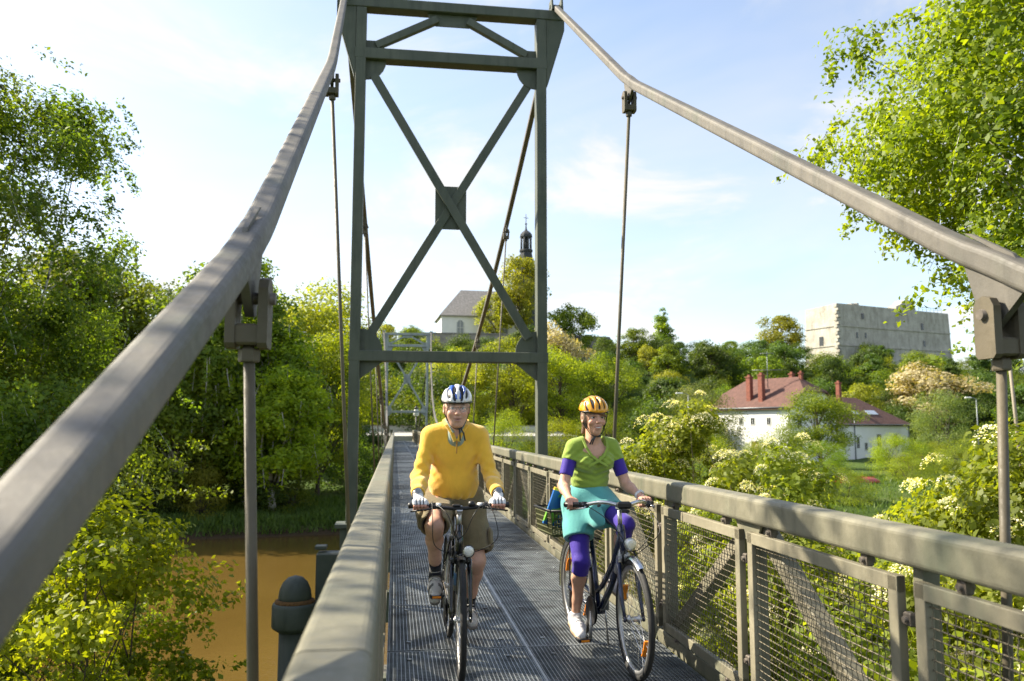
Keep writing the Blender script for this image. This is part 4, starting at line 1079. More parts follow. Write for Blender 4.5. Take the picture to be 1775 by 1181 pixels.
e, w_ = Vector(ELW[1]), Vector(WRW[1]); d = (w_ - e).normalized(); q = e.lerp(w_, .93); uq = (Vector((0.5, 0, 1)) - d * d.z).normalized()
mb = MB(); mb.tube([q - d * .011, q - d * .01, q + d * .01, q + d * .011], [.028, .0295, .0295, .028], 18); wa = mb.build('wristwatch', WHITEP, wom)
mb = MB(); c0 = q + uq * .027; mb.tube([c0, c0 + uq * .008], .018, 14); mb.build('watch_case', WHITEP, wa)
mb = MB(); c0 = q + uq * .0352; mb.tube([c0, c0 + uq * .001], .0145, 14); mb.build('watch_dial', plain('watch_dial', (.12, .14, .17), .15), wa)
# ------------------------------------------------------------------ bicycles
def wheel(B, cy, name, steer=None, refl=False, rimcol=ALLOY):
    r_ = .345
    W = bpy.data.objects.new(name, None); link(W, B); W.location = (0, cy, r_); W.empty_display_size = .1
    if steer: W.rotation_euler = (0, 0, steer)
    def ring(mb, r, prof, n=56):
        vs = []; k = len(prof)
        for i in range(n):
            a = 2 * math.pi * i / n
            for (x, dr) in prof: vs.append((x, math.cos(a) * (r + dr), math.sin(a) * (r + dr)))
        fs = [(i * k + j, i * k + (j + 1) % k, ((i + 1) % n) * k + (j + 1) % k, ((i + 1) % n) * k + j) for i in range(n) for j in range(k)]
        mb.add(vs, fs, True)
    mb = MB(); ring(mb, r_ - .02, [(.019 * math.cos(a), .02 * math.sin(a)) for a in np.linspace(0, 2 * math.pi, 11)[:-1]]); mb.build('tyre', RUBBER, W)
    mb = MB(); ring(mb, r_ - .045, [(-.011, .012), (.011, .012), (.012, 0), (.009, -.014), (-.009, -.014), (-.012, 0)]); mb.build('rim', rimcol, W)
    mb = MB()
    for i in range(32):
        a = 2 * math.pi * i / 32; sd = .028 if i % 2 else -.028; a2 = a + (.75 if i % 4 < 2 else -.75)
        mb.tube([(sd, .024 * math.cos(a2), .024 * math.sin(a2)), (0, (r_ - .056) * math.cos(a), (r_ - .056) * math.sin(a))], .0011, 3, False, False)
    mb.build('spokes', CHROME, W)
    mb = MB(); mb.lathe((0, 0, 0), [(.008, -.055), (.012, -.045), (.027, -.034), (.027, -.028), (.016, -.022), (.016, .022), (.027, .028), (.027, .034), (.012, .045), (.008, .055)], 14, 'x'); mb.build('hub', ALLOY, W)
    if refl:
        for a in (.55, .55 + math.pi):
            mb = MB(); pts = [(.004, .235 * math.cos(a + d), .235 * math.sin(a + d)) for d in np.linspace(-.24, .24, 7)]
            mb.sweep(pts, rect(.012, .036, .004), (1, 0, 0)); mb.build('reflector', ORANGE, W)
    return W
def cables(B, pts_list, m=BLACKP):
    mb = MB()
    for P in pts_list:
        # catmull-rom through the points
        P = [Vector(p) for p in P]; Q = []
        for i in range(len(P) - 1):
            p0, p1, p2, p3 = P[max(0, i - 1)], P[i], P[i + 1], P[min(len(P) - 1, i + 2)]
            for k in range(8):
                u = k / 8; Q.append(.5 * ((2 * p1) + (-p0 + p2) * u + (2 * p0 - 5 * p1 + 4 * p2 - p3) * u * u + (-p0 + 3 * p1 - 3 * p2 + p3) * u ** 3))
        Q.append(P[-1]); mb.tube(Q, .0028, 5)
    return mb.build('brake_cable', m, B)

def bicycle(O, rz, label, womans, crank_ang, steer):
    B = empty('bicycle', O, rz); tag(B, label, 'bicycle')
    paint = BLUEPAINT if womans else BLACKPAINT
    wheel(B, -.60, 'front_wheel', steer, womans); wheel(B, .455, 'rear_wheel', None, womans)
    BBp = (0, 0, .268); HT, HB = (0, -.40, .87), (0, -.455, .705)
    ST = (0, .145, .74); RA = (0, .455, .345)
    mb = MB()
    mb.tube([HT, HB], .024, 12); mb.tube([BBp, ST], .0165, 10); mb.tube([(-.034, 0, .268), (.034, 0, .268)], .024, 12)
    if womans:
        mb.tube([lin(HT, HB, .75), (0, -.22, .46), (0, -.06, .31), BBp], .021, 10)
        mb.tube([lin(HT, HB, .2), (0, -.27, .62), (0, -.08, .45), (0, .04, .38)], .018, 10)
    else:
        mb.tube([lin(HT, HB, .8), BBp], .022, 10); mb.tube([lin(HT, HB, .15), lin(BBp, ST, .96)], .019, 10)
    for s in (-1, 1):
        mb.tube([(s * .03, .03, .288), (s * .05, .18, .30), (s * .062, .455, .345)], .010, 8); mb.tube([(s * .016, .14, .73), (s * .045, .30, .52), (s * .062, .455, .345)], .008, 8)
    fr = mb.build('frame', paint, B)
    mb = MB()
    if womans: mb.tube([lin(HT, HB, .8), (0, -.33, .575)], .0225, 10); 
    else:
        a, b_ = lin(lin(HT, HB, .8), BBp, .18), lin(lin(HT, HB, .8), BBp, .62); mb.tube([a, b_], .0226, 10)
    mb.build('decal', SILVERPAINT if not womans else plain('white_decal', (.6, .6, .62), .3), fr)
    mb = MB(); mb.tube([ST, (0, .18, .90)], .0135, 10); mb.build('seat_post', ALLOY, B)
    sf = uni(.03, cone((0, -.03, .945), (0, .14, .945), .02, .045), ell((0, .215, .945), (.085, .075, .032)))
    mesh_sdf('saddle', cut(sf, (0, 0, .925), (0, 0, -1), .01), (-.12, -.08, .88), (.12, .32, 1.0), .006, BLACKP, B)
    # fork, turned with the wheel
    K = bpy.data.objects.new('fork', None); link(K, B); K.location = (0, -.60, .345); K.rotation_euler = (0, 0, steer or 0)
    q = lambda p: (p[0], p[1] + .60, p[2] - .345)
    mb = MB(); mb.tube([q(HB), q((0, -.468, .68))], .022, 10)
    mb.beam(q((-.062, -.468, .672)), q((.062, -.468, .672)), .05, .035, .01)
    mb.build('fork_crown', ALLOY if womans else paint, K)
    for s in (-1, 1):
        mb = MB(); mb.tube([q((s * .055, -.468, .675)), q((s * .057, -.515, .52)), q((s * .058, -.56, .42)), q((s * .056, -.60, .345))], [.017, .015, .012, .010], 10); mb.lathe(q((s * .058, -.60, .345)), [(.016, -.006), (.016, .006)], 10, 'x'); mb.build('fork_blade', paint, K)
        mb = MB(); mb.tube([q((s * .034, -.50, .655)), q((s * .04, -.52, .70)), q((s * .03, -.515, .73))], .007, 6); mb.box(q((s * .021, -.50, .655)), (.014, .05, .02), 0, .003); mb.build('brake_arm', BLACKP, K)
    # mudguards
    def guard(cy, a0, a1, m, par, off_):
        mb = MB(); vs = []; n = 20; prof = [(-.026, .352), (-.018, .362), (0, .366), (.018, .362), (.026, .352)]
        for i in range(n + 1):
            a = R(a0 + (a1 - a0) * i / n)
            for x, r_ in prof: vs.append((x, off_[0] + r_ * math.cos(a), off_[1] + r_ * math.sin(a)))
        for i in range(n + 1):
            a = R(a0 + (a1 - a0) * i / n)
            for x, r_ in prof: vs.append((x, off_[0] + (r_ - .003) * math.cos(a), off_[1] + (r_ - .003) * math.sin(a)))
        k = 5; o2 = (n + 1) * k; fs = []
        for i in range(n):
            for j in range(k - 1): fs += [(i * k + j, i * k + j + 1, (i + 1) * k + j + 1, (i + 1) * k + j), (o2 + i * k + j + 1, o2 + i * k + j, o2 + (i + 1) * k + j, o2 + (i + 1) * k + j + 1)]
        mb.add(vs, fs, True); return mb.build('mudguard', m, par)
    guard(0, 40, 118 if womans else 100, CHROME if womans else BLACKP, K, (0, 0)); guard(0, -10, 150, CHROME if womans else BLACKP, B, (.455, .345))
    # cranks and pedals
    ca = crank_ang
    G = bpy.data.objects.new('crankset', None); link(G, B); G.location = BBp
    mb = MB(); mb.lathe((-.045, 0, 0), [(.078, -.003), (.084, -.0015), (.084, .0015), (.078, .003)], 40, 'x'); mb.build('chainring', plain('dark_chainring', (.05, .05, .05), .4, .7), G)
    mb = MB(); mb.lathe((-.062, 0, 0), [(.092, -.002), (.098, 0), (.092, .002)], 40, 'x'); mb.build('chain_guard', BLACKP if not womans else plain('smoke_guard', (.03, .03, .03), .3), G)
    for s in (-1, 1):
        dz, dy = math.cos(ca) * .175 * -s, math.sin(ca) * .175 * -s      # crank at -x is up for ca=0
        mb = MB(); mb.tube([(s * .055, 0, 0), (s * .072, -dy * .0 + dy, dz)], [.014, .011], 8); mb.build('crank', ALLOY, G)
        pe = MB(); px, py, pz = s * .122, dy, dz
        pe.tube([(s * .07, py, pz), (s * .165, py, pz)], .008, 8); pe.box((px, py - .036, pz), (.08, .012, .02), 0, .003); pe.box((px, py + .036, pz), (.08, .012, .02), 0, .003); pe.box((px - .038, py, pz), (.008, .08, .02), 0, .002); pe.box((px + .038, py, pz), (.008, .08, .02), 0, .002)
        po = pe.build('pedal', BLACKP, G); mb = MB(); mb.box((px, py - .044, pz), (.055, .005, .014), 0, .001); mb.build('reflector', ORANGE, po)
    mb = MB()
    mb.tube([(-.045, 0, .285 + .084), (-.045, .455, .345 + .035)], .004, 4); mb.tube([(-.045, 0, .285 - .084), (-.045, .44, .345 - .09), (-.045, .455, .345 - .035)], .004, 4); mb.build('chain', BOLT, B)
    mb = MB(); mb.lathe((-.045, .455, .345), [(.02, -.02), (.04, -.01), (.035, .0), (.02, .01)], 18, 'x'); mb.box((-.05, .45, .255), (.02, .03, .12), 0, .005); mb.build('derailleur', BLACKP, B)
    mb = MB(); mb.tube([(.05, .03, .27), (.11, .13, .012)], .008, 6); mb.build('kickstand', ALLOY, B)
    # handlebar
    Hb = bpy.data.objects.new('handlebar', None); link(Hb, B); Hb.location = (0, -.385, 1.0); Hb.rotation_euler = (0, 0, (steer or 0) * .6)
    h = lambda p: (p[0], p[1] + .385, p[2] - 1.0)
    if womans:
        mb = MB(); mb.tube([h((0, -.395, .86)), h((0, -.385, .965))], .014, 10); mb.box(h((0, -.425, .985)), (.05, .09, .05), 0, .012); mb.build('stem', ALLOY, Hb)
        P = []
        for s, rngx in ((-1, np.linspace(1, 0, 14)), (1, np.linspace(0, 1, 14))):
            for u in rngx: P.append(h((s * (.285 * u ** .92), -.45 + .27 * u ** 1.7 - .03 * math.sin(u * math.pi), .985 + .045 * math.sin(min(1, u * 1.5) * math.pi * .75) - .035 * u)))
        mb = MB(); mb.tube(P, .0125, 12); mb.build('bar', CHROME, Hb)
        ends = {s: (h((s * .225, -.24, .975)), h((s * .292, -.165, .965))) for s in (-1, 1)}
        ends = {s: (P[3], P[0]) if s < 0 else (P[-4], P[-1]) for s in (-1, 1)}
    else:
        mb = MB(); mb.tube([h((0, -.395, .86)), h((0, -.38, .96))], .016, 10); mb.beam(h((0, -.38, .95)), h((0, -.455, .98)), .04, .036, .01); mb.build('stem', ALLOY, Hb)
        P = [h(p) for p in ((-.30, -.378, .992), (-.18, -.405, .992), (-.1, -.435, .985), (-.04, -.45, .98), (.04, -.45, .98), (.1, -.435, .985), (.18, -.405, .992), (.30, -.378, .992))]
        mb = MB(); mb.tube(P, .0125, 12); mb.build('bar', BLACKP, Hb)
        ends = {-1: (lin(P[0], P[1], .9), P[0]), 1: (lin(P[-1], P[-2], .9), P[-1])}
    for s in (-1, 1):
        a, b_ = ends[s]; d = (Vector(b_) - Vector(a)).normalized(); b2 = tuple(Vector(b_) + d * .012)
        mb = MB(); mb.tube([a, lin(a, b2, .05), lin(a, b2, .9), b2], [.0165, .0168, .0172, .02], 12); mb.build('grip', BLACKP, Hb)
        inn = Vector(a) - d * .03; 
        mb = MB(); mb.tube([inn - d * .018, inn + d * .018], .021, 10); mb.box(tuple(inn + Vector((0, -.02, -.004))), (.04, .035, .026), 0, .006); mb.build('brake_mount', BLACKP, Hb)
        mb = MB(); p0 = inn + Vector((0, -.035, -.004)); mb.tube([p0, p0 + Vector((s * .02, -.028, -.008)), Vector(lin(a, b2, .45)) + Vector((0, -.062, -.022)), Vector(lin(a, b2, .9)) + Vector((0, -.06, -.03))], [.007, .006, .005, .0055], 8); mb.build('brake_lever', CHROME if womans else BLACKP, Hb)
        if not womans:
            mb = MB(); mb.tube([inn - d * .05, inn - d * .0185], .0195, 10); mb.build('gear_shifter', WHITEP, Hb)
    if womans:
        mb = MB(); mb.box(h((0, -.475, 1.0)), (.088, .03, .045), 0, .012); mb.box(h((0, -.48, .965)), (.05, .05, .02), 0, .005); mb.build('basket_mount', BLACKP, Hb)
        mb = MB(); 
    else:
        mb = MB(); mb.lathe(h((.075, -.445, 1.007)), [(.022, -.012), (.024, 0), (.02, .012), (.008, .018)], 14); mb.build('bell', BLACKP, Hb)
        mb = MB(); mb.box(h((-.02, -.452, .998)), (.05, .045, .016), 0, .006); mb.build('bike_computer', BLACKP, Hb)
    if womans:
        cables(B, [[(-.2, -.32, .99), (-.14, -.50, .93), (-.03, -.52, .80), (.02, -.505, .73)], [(.2, -.32, .99), (.17, -.52, .88), (.07, -.53, .74), (-.02, -.505, .73)], [(.21, -.33, .98), (.22, -.50, .84), (.08, -.47, .70), (.02, -.40, .62)]])
    else:
        cables(B, [[(-.17, -.43, 1.02), (-.17, -.53, .93), (-.16, -.52, .78), (-.08, -.46, .72), (-.02, -.42, .76)], [(.17, -.43, 1.02), (.21, -.52, .93), (.22, -.53, .80), (.10, -.52, .73), (.0, -.515, .73)], [(.15, -.44, 1.01), (.08, -.56, .96), (.03, -.52, .84), (-.02, -.42, .78)], [(-.15, -.44, 1.01), (-.08, -.56, .95), (-.03, -.5, .82), (.02, -.42, .80)]])
    # head light on the fork crown
    hl = bpy.data.objects.new('headlight', None); link(hl, B); hl.location = (0.0 if womans else .045, -.54, .775 if womans else .735)
    mb = MB(); mb.lathe((0, 0, 0), [(.034, -.03), (.038, -.022), (.036, 0), (.022, .03), (.008, .04)], 18, 'y'); mb.tube([(0, .02, -.01), (0 if womans else -.04, .06, -.06)], .006, 6); mb.build('housing', BLACKP if not womans else ALLOY, hl)
    mb = MB(); mb.lathe((0, 0, 0), [(.001, -.0335), (.02, -.034), (.033, -.0305), (.033, -.028)], 18, 'y'); mb.build('lens', LAMPG, hl)
    return B
bm_ = bicycle(MAN_O, MAN_R, 'black city bicycle with straight handlebar, ridden by the man in yellow', False, R(-45), R(-2))
bw_ = bicycle(WO, WR, 'dark blue bicycle with swept silver handlebar and rear basket, ridden by the woman', True, R(180 + 8), R(-5))
# water bottle in the man's frame
mb = MB(); a, b_ = (0, -.30, .60), (0, -.2, .49)
mb.tube([a, lin(a, b_, .1), lin(a, b_, .2), lin(a, b_, .9), b_], [.018, .02, .036, .036, .03], 14)
o = mb.build('water_bottle', plain('blue_bottle', (.12, .25, .5), .3), None); o.location = MAN_O; tag(o, 'blue and white drinking bottle held in the man\'s bicycle frame', 'bottle')
# rear rack basket on the woman's bicycle and what lies in it
rk = MB()
for s in (-1, 1): rk.tube([(s * .055, .455, .36), (s * .065, .42, .70)], .005, 6); rk.tube([(s * .065, .12, .71), (s * .065, .62, .71)], .005, 6)
for y in (.2, .35, .5, .62): rk.tube([(-.065, y, .71), (.065, y, .71)], .004, 6)
rk.build('rack', BLACKP, bw_)
bk = bpy.data.objects.new('basket', None); link(bk, bw_); bk.location = (-.105, .42, .72)
BASK = plain('olive_basket', (.07, .075, .025), .8, 0, .4, 60, .8, 120)
mb = MB(); mb.box((0, 0, .008), (.27, .36, .012)); mb.build('basket_floor', BASK, bk)
for (c_, d_) in (((-.142, 0, .09), (.012, .38, .17)), ((.142, 0, .09), (.012, .38, .17)), ((0, -.185, .09), (.27, .012, .17)), ((0, .185, .09), (.27, .012, .17))):
    mb = MB()
    n_ = 14
    for i in range(n_):
        u = (i + .5) / n_ - .5
        if d_[0] < d_[1]: mb.tube([(c_[0], c_[1] + u * d_[1], .012), (c_[0] * 1.12, c_[1] + u * d_[1] * 1.08, .175)], .0045, 5, True, False)
        else: mb.tube([(c_[0] + u * d_[0], c_[1], .012), (c_[0] + u * d_[0] * 1.08, c_[1] * 1.1, .175)], .0045, 5, True, False)
    for i in range(5):
        z = .02 + i * .036; k = 1 + .12 * z / .175
        if d_[0] < d_[1]: mb.tube([(c_[0] * k, -d_[1] / 2, z), (c_[0] * k, d_[1] / 2, z)], .006, 5)
        else: mb.tube([(-d_[0] / 2, c_[1] * k, z), (d_[0] / 2, c_[1] * k, z)], .006, 5)
    mb.build('basket_side', BASK, bk)
mb = MB(); e = [(-.162, -.208, .18), (.162, -.208, .18), (.162, .208, .18), (-.162, .208, .18), (-.162, -.208, .18)]; mb.tube(e, .009, 8); mb.build('basket_rim', BLACKP, bk)
MAPC, t, b = base_mat('map_cover')
tcn = N(t, 'ShaderNodeTexCoord').outputs['Object']; sp_ = N(t, 'ShaderNodeSeparateXYZ'); t.links.new(tcn, sp_.inputs[0])
bl = ramp(t, noise(t, 9, 3, tcn, .5), [(.52, (.02, .12, .42)), (.56, (.12, .36, .04)), (.66, (.25, .5, .06))])
g_ = N(t, 'ShaderNodeMath', operation='GREATER_THAN'); g_.inputs[1].default_value = .115; t.links.new(sp_.outputs[2], g_.inputs[0])
c = mixrgb(t, g_.outputs[0], bl, (.75, .5, .02)); t.links.new(c, b.inputs['Base Color']); b.inputs['Roughness'].default_value = .35
WRm = Matrix.Rotation(WR, 4, 'Z'); Wt = lambda p: tuple(WRm @ Vector(p) + Vector(WO))
mb = MB(); mb.box((0, 0, 0), (.2, .018, .27), 0, .003); o = mb.build('guide_book', MAPC, None); o.location = Wt((-.16, .33, .91)); o.rotation_euler = (R(14), R(14), WR + R(12)); tag(o, 'blue guide book with yellow edge standing in the rear basket', 'book')
CLEARP, t, b = base_mat('clear_plastic'); b.inputs['Base Color'].default_value = (.8, .86, .92, 1); b.inputs['Roughness'].default_value = .15; b.inputs['Transmission Weight'].default_value = .55; b.inputs['IOR'].default_value = 1.3
bt = empty('plastic_bottle', Wt((-.12, .30, .81)), WR + .3); tag(bt, 'clear plastic water bottle with blue cap lying in the rear basket', 'bottle')
mb = MB(); mb.lathe((0, 0, 0), [(.03, .1), (.034, .09), (.034, .05), (.031, .03), (.034, .0), (.034, -.05), (.024, -.075), (.013, -.09)], 16, 'y'); mb.build('bottle_body', CLEARP, bt)
mb = MB(); mb.lathe((0, 0, 0), [(.016, -.112), (.0165, -.11), (.0165, -.091), (.015, -.09)], 14, 'y'); mb.build('bottle_cap', plain('blue_cap', (.01, .06, .5), .35), bt)
bt.rotation_euler = (R(14), 0, WR + .3)
# ------------------------------------------------------------------ buildings
PLAST = plain('white_render', (.78, .78, .76), .9, 0, .06, .5, vec='world', bmp=.2, bsc=12)
def tile_mat(name, col, sc=3.2):
    m, t, b = base_mat(name); O = N(t, 'ShaderNodeTexCoord').outputs['Object']
    n = noise(t, 2.2, 6, O); c = ramp(t, n, [(.3, tuple(k * .7 for k in col)), (.7, tuple(k * 1.25 for k in col))])
    wv = N(t, 'ShaderNodeTexWave', wave_type='BANDS', bands_direction='Z'); wv.inputs['Scale'].default_value = sc; wv.inputs['Distortion'].default_value = .4
    t.links.new(O, wv.inputs['Vector'])
    t.links.new(c, b.inputs['Base Color']); b.inputs['Roughness'].default_value = .85; bump(t, b, wv.outputs[0], .6, .03); return m
REDTILE = tile_mat('red_roof_tiles', (.115, .055, .042)); SLATE = tile_mat('grey_slate', (.28, .26, .245)); DARKSLATE = tile_mat('dark_slate', (.045, .05, .055))
BRICK = plain('chimney_brick', (.22, .075, .05), .9, 0, .3, 4, bmp=.4, bsc=20); DARKGL = plain('dark_window', (.025, .03, .035), .12, 0, .3, 2)
DOORR = plain('red_brown_door', (.13, .03, .02), .7, 0, .2, 3); FRAMEW = plain('white_window_frame', (.6, .6, .58), .6)
GUT = plain('zinc_gutter', (.2, .22, .23), .5, .5)
def window(par, x, z, wd, ht, face, frame=True, name='window', glassm=None):
    """face: (origin, ex, nrm) -> plane with horizontal axis ex and outward normal"""
    o, ex, nn = [Vector(k) for k in face]; c = o + ex * x + Vector((0, 0, z))
    mb = MB(); U = Vector((0, 0, 1))
    mb.plate([(-wd / 2, -ht / 2), (wd / 2, -ht / 2), (wd / 2, ht / 2), (-wd / 2, ht / 2)], c + nn * .01, ex, U, .05); W = mb.build(name, glassm or DARKGL, par)
    if frame:
        mb = MB(); fr = .09
        for (a, b_, c_, d_) in ((-wd / 2 - fr / 2, 0, fr, ht + 2 * fr), (wd / 2 + fr / 2, 0, fr, ht + 2 * fr), (0, ht / 2 + fr / 2, wd, fr), (0, -ht / 2 - fr / 2, wd, fr), (0, 0, .05, ht)):
            mb.plate([(a - c_ / 2, b_ - d_ / 2), (a + c_ / 2, b_ - d_ / 2), (a + c_ / 2, b_ + d_ / 2), (a - c_ / 2, b_ + d_ / 2)], c + nn * .035, ex, U, .06)
        mb.build('window_frame', FRAMEW, W)
    return W
def roof(par, x0, x1, y0, y1, ze, zr, h0, h1, m, ov=.45, th=.22, gable0=0.0, gable1=0.0):
    """ridge along x. h0/h1: hip run at either end (0 = gable); gable0: share of the roof height taken by a gable wall below a half hip"""
    ym = (y0 + y1) / 2; mb = MB(); hw = (y1 - y0) / 2 + ov; sl = (zr - ze) / ((y1 - y0) / 2); zl = ze - ov * sl
    def end(x, s, h, g):
        if h == 0: return [(x + s * ov, y0 - ov, zl), (x + s * ov, y1 + ov, zl)], (x + s * ov, ym, zr)
        zg = zl + g * (zr - zl); hw2 = hw * (1 - g)
        return [(x + s * ov, y0 - ov, zl), (x + s * ov, ym - hw2, zg), (x + s * ov, ym + hw2, zg), (x + s * ov, y1 + ov, zl)], (x - s * h, ym, zr)
    A, ra = end(x0, -1, h0, gable0); B_, rb = end(x1, 1, h1, gable1)
    up_ = Vector((0, 0, th))
    def slab(poly):
        P = [Vector(p) for p in poly]; n = len(P); vs = [p for p in P] + [p + up_ for p in P]
        mb.add(vs, [tuple(range(n - 1, -1, -1)), tuple(range(n, 2 * n))] + [(i, (i + 1) % n, n + (i + 1) % n, n + i) for i in range(n)])
    slab([A[0], B_[0]] + ([B_[1]] if len(B_) == 4 and gable1 > 0 else []) + [rb, ra] + ([A[1]] if len(A) == 4 and gable0 > 0 else []))
    slab(([A[-1], ] + ([A[2]] if len(A) == 4 and gable0 > 0 else []) + [ra, rb] + ([B_[2]] if len(B_) == 4 and gable1 > 0 else []) + [B_[-1]]))
    if h0: slab([A[1], A[2], ra] [::-1] if gable0 > 0 else [A[0], ra, A[-1]][::1])
    if h1: slab([B_[1], B_[2], rb] if gable1 > 0 else [B_[0], B_[-1], rb])
    return mb.build('roof', m, par)
def chimney(par, x, y, z0, z1, w_=.7):
    mb = MB(); mb.box((x, y, (z0 + z1) / 2), (w_, w_, z1 - z0)); mb.box((x, y, z1 + .08), (w_ + .18, w_ + .18, .16)); mb.box((x, y, z1 + .28), (w_ * .6, w_ * .6, .3)); return mb.build('chimney', BRICK, par)
# white mill house
L_, W_ = 13.6, 10.0; ze, zr = 8.3, 12.4
rzh = math.atan2(.9, -.436)
hs = empty('mill_house', (52.4, 105, -4.0), rzh); tag(hs, 'white house with dark red hipped roof, brick chimneys and antenna across the river', 'house')
wl = MB(); zg = ze + .52 * (zr - ze); hw2 = W_ / 2 * .5
wl.add([(0, 0, 0), (L_, 0, 0), (L_, -W_, 0), (0, -W_, 0), (0, 0, ze), (L_, 0, ze), (L_, -W_, ze), (0, -W_, ze), (0, -W_ / 2 + hw2, zg), (0, -W_ / 2 - hw2, zg), (L_, -W_ / 2 + hw2, zg), (L_, -W_ / 2 - hw2, zg)],
       [(0, 4, 5, 1), (1, 5, 10, 11, 6, 2), (2, 6, 7, 3), (3, 7, 9, 8, 4, 0), (8, 9, 11, 10), (4, 8, 10, 5), (6, 11, 9, 7)])
wl.build('wall', PLAST, hs)
rf = roof(hs, 0, L_, -W_, 0, ze, zr, 2.3, 2.3, REDTILE, .5, .2, .52, .52)
for (x, y, z0, z1) in ((7.9, -1.2, 8.6, 12.6), (5.6, -1.0, 8.6, 12.8)): chimney(rf, x, y, z0, z1)
chimney(rf, 3.9, -5.6, 11.9, 13.0, .55); chimney(rf, 1.9, -5, 11.9, 13.0, .45)
mb = MB(); mb.tube([(0, .55, 8.15), (L_, .55, 8.15)], .09, 8); mb.tube([(.3, .12, 8.1), (.3, .12, 0)], .06, 6); mb.build('gutter', GUT, hs)
F1 = ((0, .0, 0), (1, 0, 0), (0, 1, 0)); F2 = ((0, 0, 0), (0, -1, 0), (-1, 0, 0))
for x in (3.7, 6.5, 8.6): window(hs, x, 6.3, .6, .95, F1)
window(hs, 3.4, 2.6, .8, 1.0, F1)
mb = MB(); mb.box((6.1, .03, 2.5), (1.25, .1, 1.9)); d_ = mb.build('door', DOORR, hs); mb = MB(); mb.box((6.1, .05, 3.5), (1.5, .14, .1)); mb.box((5.4, .05, 2.5), (.12, .14, 1.9)); mb.box((6.8, .05, 2.5), (.12, .14, 1.9)); mb.build('door_frame', FRAMEW, d_)
mb = MB(); mb.sweep([(6.1, 1.2, 1.4), (2.0, 1.4, 0)], rect(1.2, .25)); mb.build('ramp', BRICK, hs)
for (y, z, a, b_) in ((1.7, 6.2, .9, 1.6), (5.2, 6.2, .9, 1.6), (1.7, 2.8, .9, 1.5), (5.0, 2.8, .9, 1.5), (5.0, 9.5, .9, .8)): window(hs, y, z, a, b_, F2)
an = MB(); an.tube([(5.2, -1.9, 11), (5.2, -1.9, 16.2)], .05, 6)
for z, ln in ((16.0, 1.3), (13.6, 3.0)):
    an.tube([(5.2 - ln / 2, -1.9 - ln * .5, z), (5.2 + ln / 2, -1.9 + ln * .5, z)], .045, 5)
    for k in np.linspace(-.45, .45, 7): an.tube([(5.2 + ln * k - .3, -1.9 + ln * k + .3, z), (5.2 + ln * k + .3, -1.9 + ln * k - .3, z)], .025, 4)
an.build('antenna', GUT, hs)
# lower wing
wg = empty('house_wing', (52.4, 105, -4.0), rzh); tag(wg, 'long low white wing with red roof and skylights behind the leafy tree', 'house')
x0, x1, y0, y1 = 1.4, 11, -31.0, -W_ - .02; zew, zrw = 6.0, 9.9
wb = MB(); wb.box(((x0 + x1) / 2, (y0 + y1) / 2, zew / 2), (x1 - x0, y1 - y0, zew)); wb.build('wall', PLAST, wg)
Rt = bpy.data.objects.new('roof_group', None)
# ridge of the wing runs across: build the roof turned a quarter
rfo = roof(wg, y0, y1, -x1, -x0, zew, zrw, 6.5, 0, REDTILE, .4, .2); rfo.rotation_euler = (0, 0, math.pi / 2)
rfo.matrix_local = Matrix.Rotation(math.pi / 2, 4, 'Z')
# after the quarter turn x->y, y->-x
F3 = ((x0, 0, 0), (0, -1, 0), (-1, 0, 0))
for y, z, a, b_ in ((22.6, 3.4, 1.0, 1.9), (27.0, 3.4, 1.0, 1.9), (19.2, 2.6, .6, 1.0), (17.2, 3.2, .6, 1.6), (13.5, 3.4, 1, 1.9)): window(wg, y, z, a, b_, F3)
SKYL = plain('skylight_glass', (.55, .6, .65), .12, .3, .1, 3)
for (y, s_, wd) in ((23.8, .38, 2.6), (19.4, .36, 1.2), (13.0, .55, 1.0)):
    mb = MB(); xx = x0 + s_ * (x1 - x0) / 2; zz = zew + s_ * (zrw - zew) + .24; mb.beam((xx, -y - wd / 2, zz), (xx, -y + wd / 2, zz), 1.0, .1, 0, (-(zrw - zew), 0, (x1 - x0) / 2)); mb.build('skylight', SKYL, rfo).matrix_local = Matrix.Rotation(-math.pi / 2, 4, 'Z')
c1 = chimney(wg, 5.5, -19, 8.8, 12.2, .6); chimney(wg, 6.2, -11.5, 9.4, 11.6, .5)
mb = MB(); mb.tube([(x0 - .1, -30.7, 0), (x0 - .1, -30.7, 5.8)], .06, 6); mb.tube([(x0 - .45, -31, 5.85), (x0 - .45, -10.2, 5.85)], .08, 6); mb.tube([(x0 - .1, -16.4, 0), (x0 - .1, -16.4, 7)], .07, 6); mb.build('gutter', GUT, wg)

# castle ruin
CAST, t, b = base_mat('castle_masonry'); Pz = world_vec(t)
c = ramp(t, noise(t, .35, 8, Pz, .7), [(.3, (.33, .31, .265)), (.55, (.45, .43, .375)), (.75, (.53, .51, .45))])
c = mixrgb(t, ramp(t, noise(t, .8, 8, Pz, .7, .4, (1, 1, .3)), [(.46, (0, 0, 0)), (.7, (.6, .6, .6))]), c, (.15, .135, .105))
t.links.new(c, b.inputs['Base Color']); b.inputs['Roughness'].default_value = .95; bump(t, b, noise(t, 2.5, 6, Pz), .7, .15)
cs = empty('castle_ruin', (114.6, 200, 17.0), math.atan2(.3, .95)); tag(cs, 'square pale stone castle ruin with few windows on the wooded hill', 'castle')
CL, CD, CH = 44.0, 11.0, 17.2
mb = MB(); bt_ = .5
mb.add([(0 - bt_, 0 - bt_, -4), (CL + bt_, -bt_, -4), (CL + bt_, CD + bt_, -4), (-bt_, CD + bt_, -4), (0, 0, CH), (CL, 0, CH - .2), (CL, CD, CH), (0, CD, CH - .5)], [(3, 2, 1, 0), (0, 1, 5, 4), (1, 2, 6, 5), (2, 3, 7, 6), (3, 0, 4, 7), (4, 5, 6, 7)])
